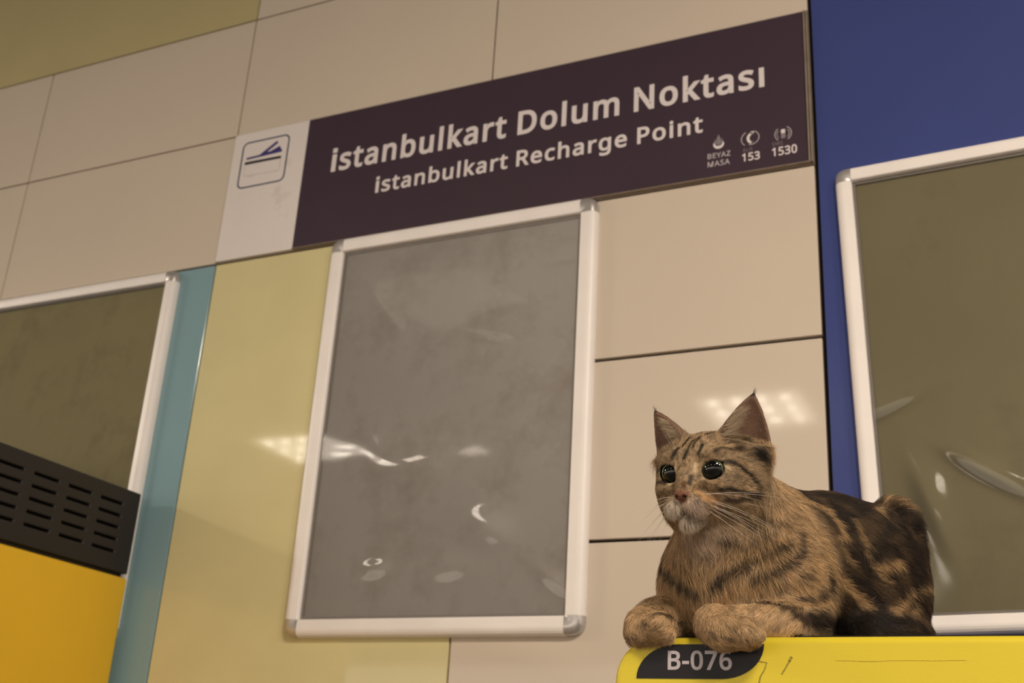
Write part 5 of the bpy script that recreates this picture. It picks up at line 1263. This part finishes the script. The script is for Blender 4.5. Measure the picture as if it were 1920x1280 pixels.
ra.data.foreach_set('value', (rad[:, None] * np.array([1.0, .9, .65, .18])[None] * .01).astype(np.float32).ravel())
fc = fur.attributes.new('coat', 'FLOAT_COLOR', 'CURVE')
fc.data.foreach_set('color', np.concatenate([cols.clip(0, 1), np.ones((NS, 1))], 1).astype(np.float32).ravel())
fur.materials.append(coat_mat('cat_fur', .5, .3))
fur_o = bpy.data.objects.new('fur', fur)
COL.objects.link(fur_o)
fur_o.parent = cat_o
tag(fur_o, 'striped brown and black fur')

# ---- eyes
eye_m = bpy.data.materials.new('cat_eye')
eye_m.use_nodes = True
_nt = eye_m.node_tree
_b = _nt.nodes['Principled BSDF']
_b.inputs['Roughness'].default_value = .4
_b.inputs['Specular IOR Level'].default_value = 0.0
_b.inputs['Coat Weight'].default_value = 1.0
_b.inputs['Coat Roughness'].default_value = .02
_tc = _nt.nodes.new('ShaderNodeTexCoord')
_sp = _nt.nodes.new('ShaderNodeSeparateXYZ')
_nt.links.new(_tc.outputs['Object'], _sp.inputs[0])
_mr = _nt.nodes.new('ShaderNodeMapRange')
_mr.inputs['From Min'].default_value = .0000
_mr.inputs['From Max'].default_value = EYR * HS * .01
_nt.links.new(_sp.outputs['X'], _mr.inputs['Value'])
_cr = _nt.nodes.new('ShaderNodeValToRGB')
_e = _cr.color_ramp.elements
_e[0].position, _e[0].color = 0.0, rgb(22, 18, 16)
_e[1].position, _e[1].color = .55, rgb(28, 24, 20)
for p_, c_ in ((.61, rgb(84, 92, 68)), (.68, rgb(112, 118, 88)), (.715, rgb(56, 62, 46)), (.735, rgb(10, 10, 10)), (1.0, rgb(10, 10, 11))):
    k_ = _e.new(p_)
    k_.color = c_
_nt.links.new(_mr.outputs['Result'], _cr.inputs['Fac'])
_nt.links.new(_cr.outputs['Color'], _b.inputs['Base Color'])
for s in (-1, 1):
    bm = bmesh.new()
    bmesh.ops.create_uvsphere(bm, u_segments=40, v_segments=28, radius=EYR * HS * .01)
    e = from_bm('eye', bm, eye_m, cat_o, True)
    g = HR @ np.array([1.0, .16 + .10 * s, -.12])
    gw = Vector((B2W @ g * 100).tolist()).normalized()
    e.rotation_euler = gw.to_track_quat('X', 'Z').to_euler()
    e.location = to_world(hb(EYE[s])).tolist()
    tag(e, 'wide dark eye with thin green iris')

# ---- whiskers
wm = mat('whisker_white', rgb(248, 240, 232), .4, .4, vary=.02)


def whisker(st, dr, le, droop, r0=.022):
    bm = bmesh.new()
    st, dr = np.array(st, float), np.array(dr, float)
    dr /= np.linalg.norm(dr)
    P_ = [hb(st + dr * le * q + np.array([-.16 * le * q * q, 0, -droop * le * q * q])) for q in np.linspace(0, 1, 9)]
    P_ = [Vector(to_world(p).tolist()) for p in P_]
    rings = []
    for i, p in enumerate(P_):
        t = (P_[min(i + 1, 8)] - P_[max(i - 1, 0)]).normalized()
        a = t.orthogonal().normalized()
        b = t.cross(a)
        r = r0 * .01 * (1 - .9 * i / 8)
        rings.append([bm.verts.new(p + (a * math.cos(k * 2.0944) + b * math.sin(k * 2.0944)) * r) for k in range(3)])
    for i in range(8):
        for k in range(3):
            bm.faces.new((rings[i][k], rings[i][(k + 1) % 3], rings[i + 1][(k + 1) % 3], rings[i + 1][k]))
    from_bm('whisker', bm, wm, cat_o, True)


rw = random.Random(3)
for s in (-1, 1):
    for row, (zz, el) in enumerate(((-1.6, -.02), (-1.9, -.22), (-2.2, -.42), (-2.5, -.62))):
        for k in range(3):
            whisker((4.55 - .42 * k, (1.25 + .22 * k) * s, zz - .05 * k),
                    (-.05 - .30 * k + rw.uniform(-.1, .1), 1.0 * s, el + rw.uniform(-.12, .08)), rw.uniform(4.4, 7.4), rw.uniform(.10, .28))
for s in (-1, 1):
    for k in range(2):
        whisker((2.9 - .3 * k, (1.3 + .3 * k) * s, 2.2), (.5, .25 * s, 1.0 - .2 * k), rw.uniform(2.6, 3.6), .05, .009)
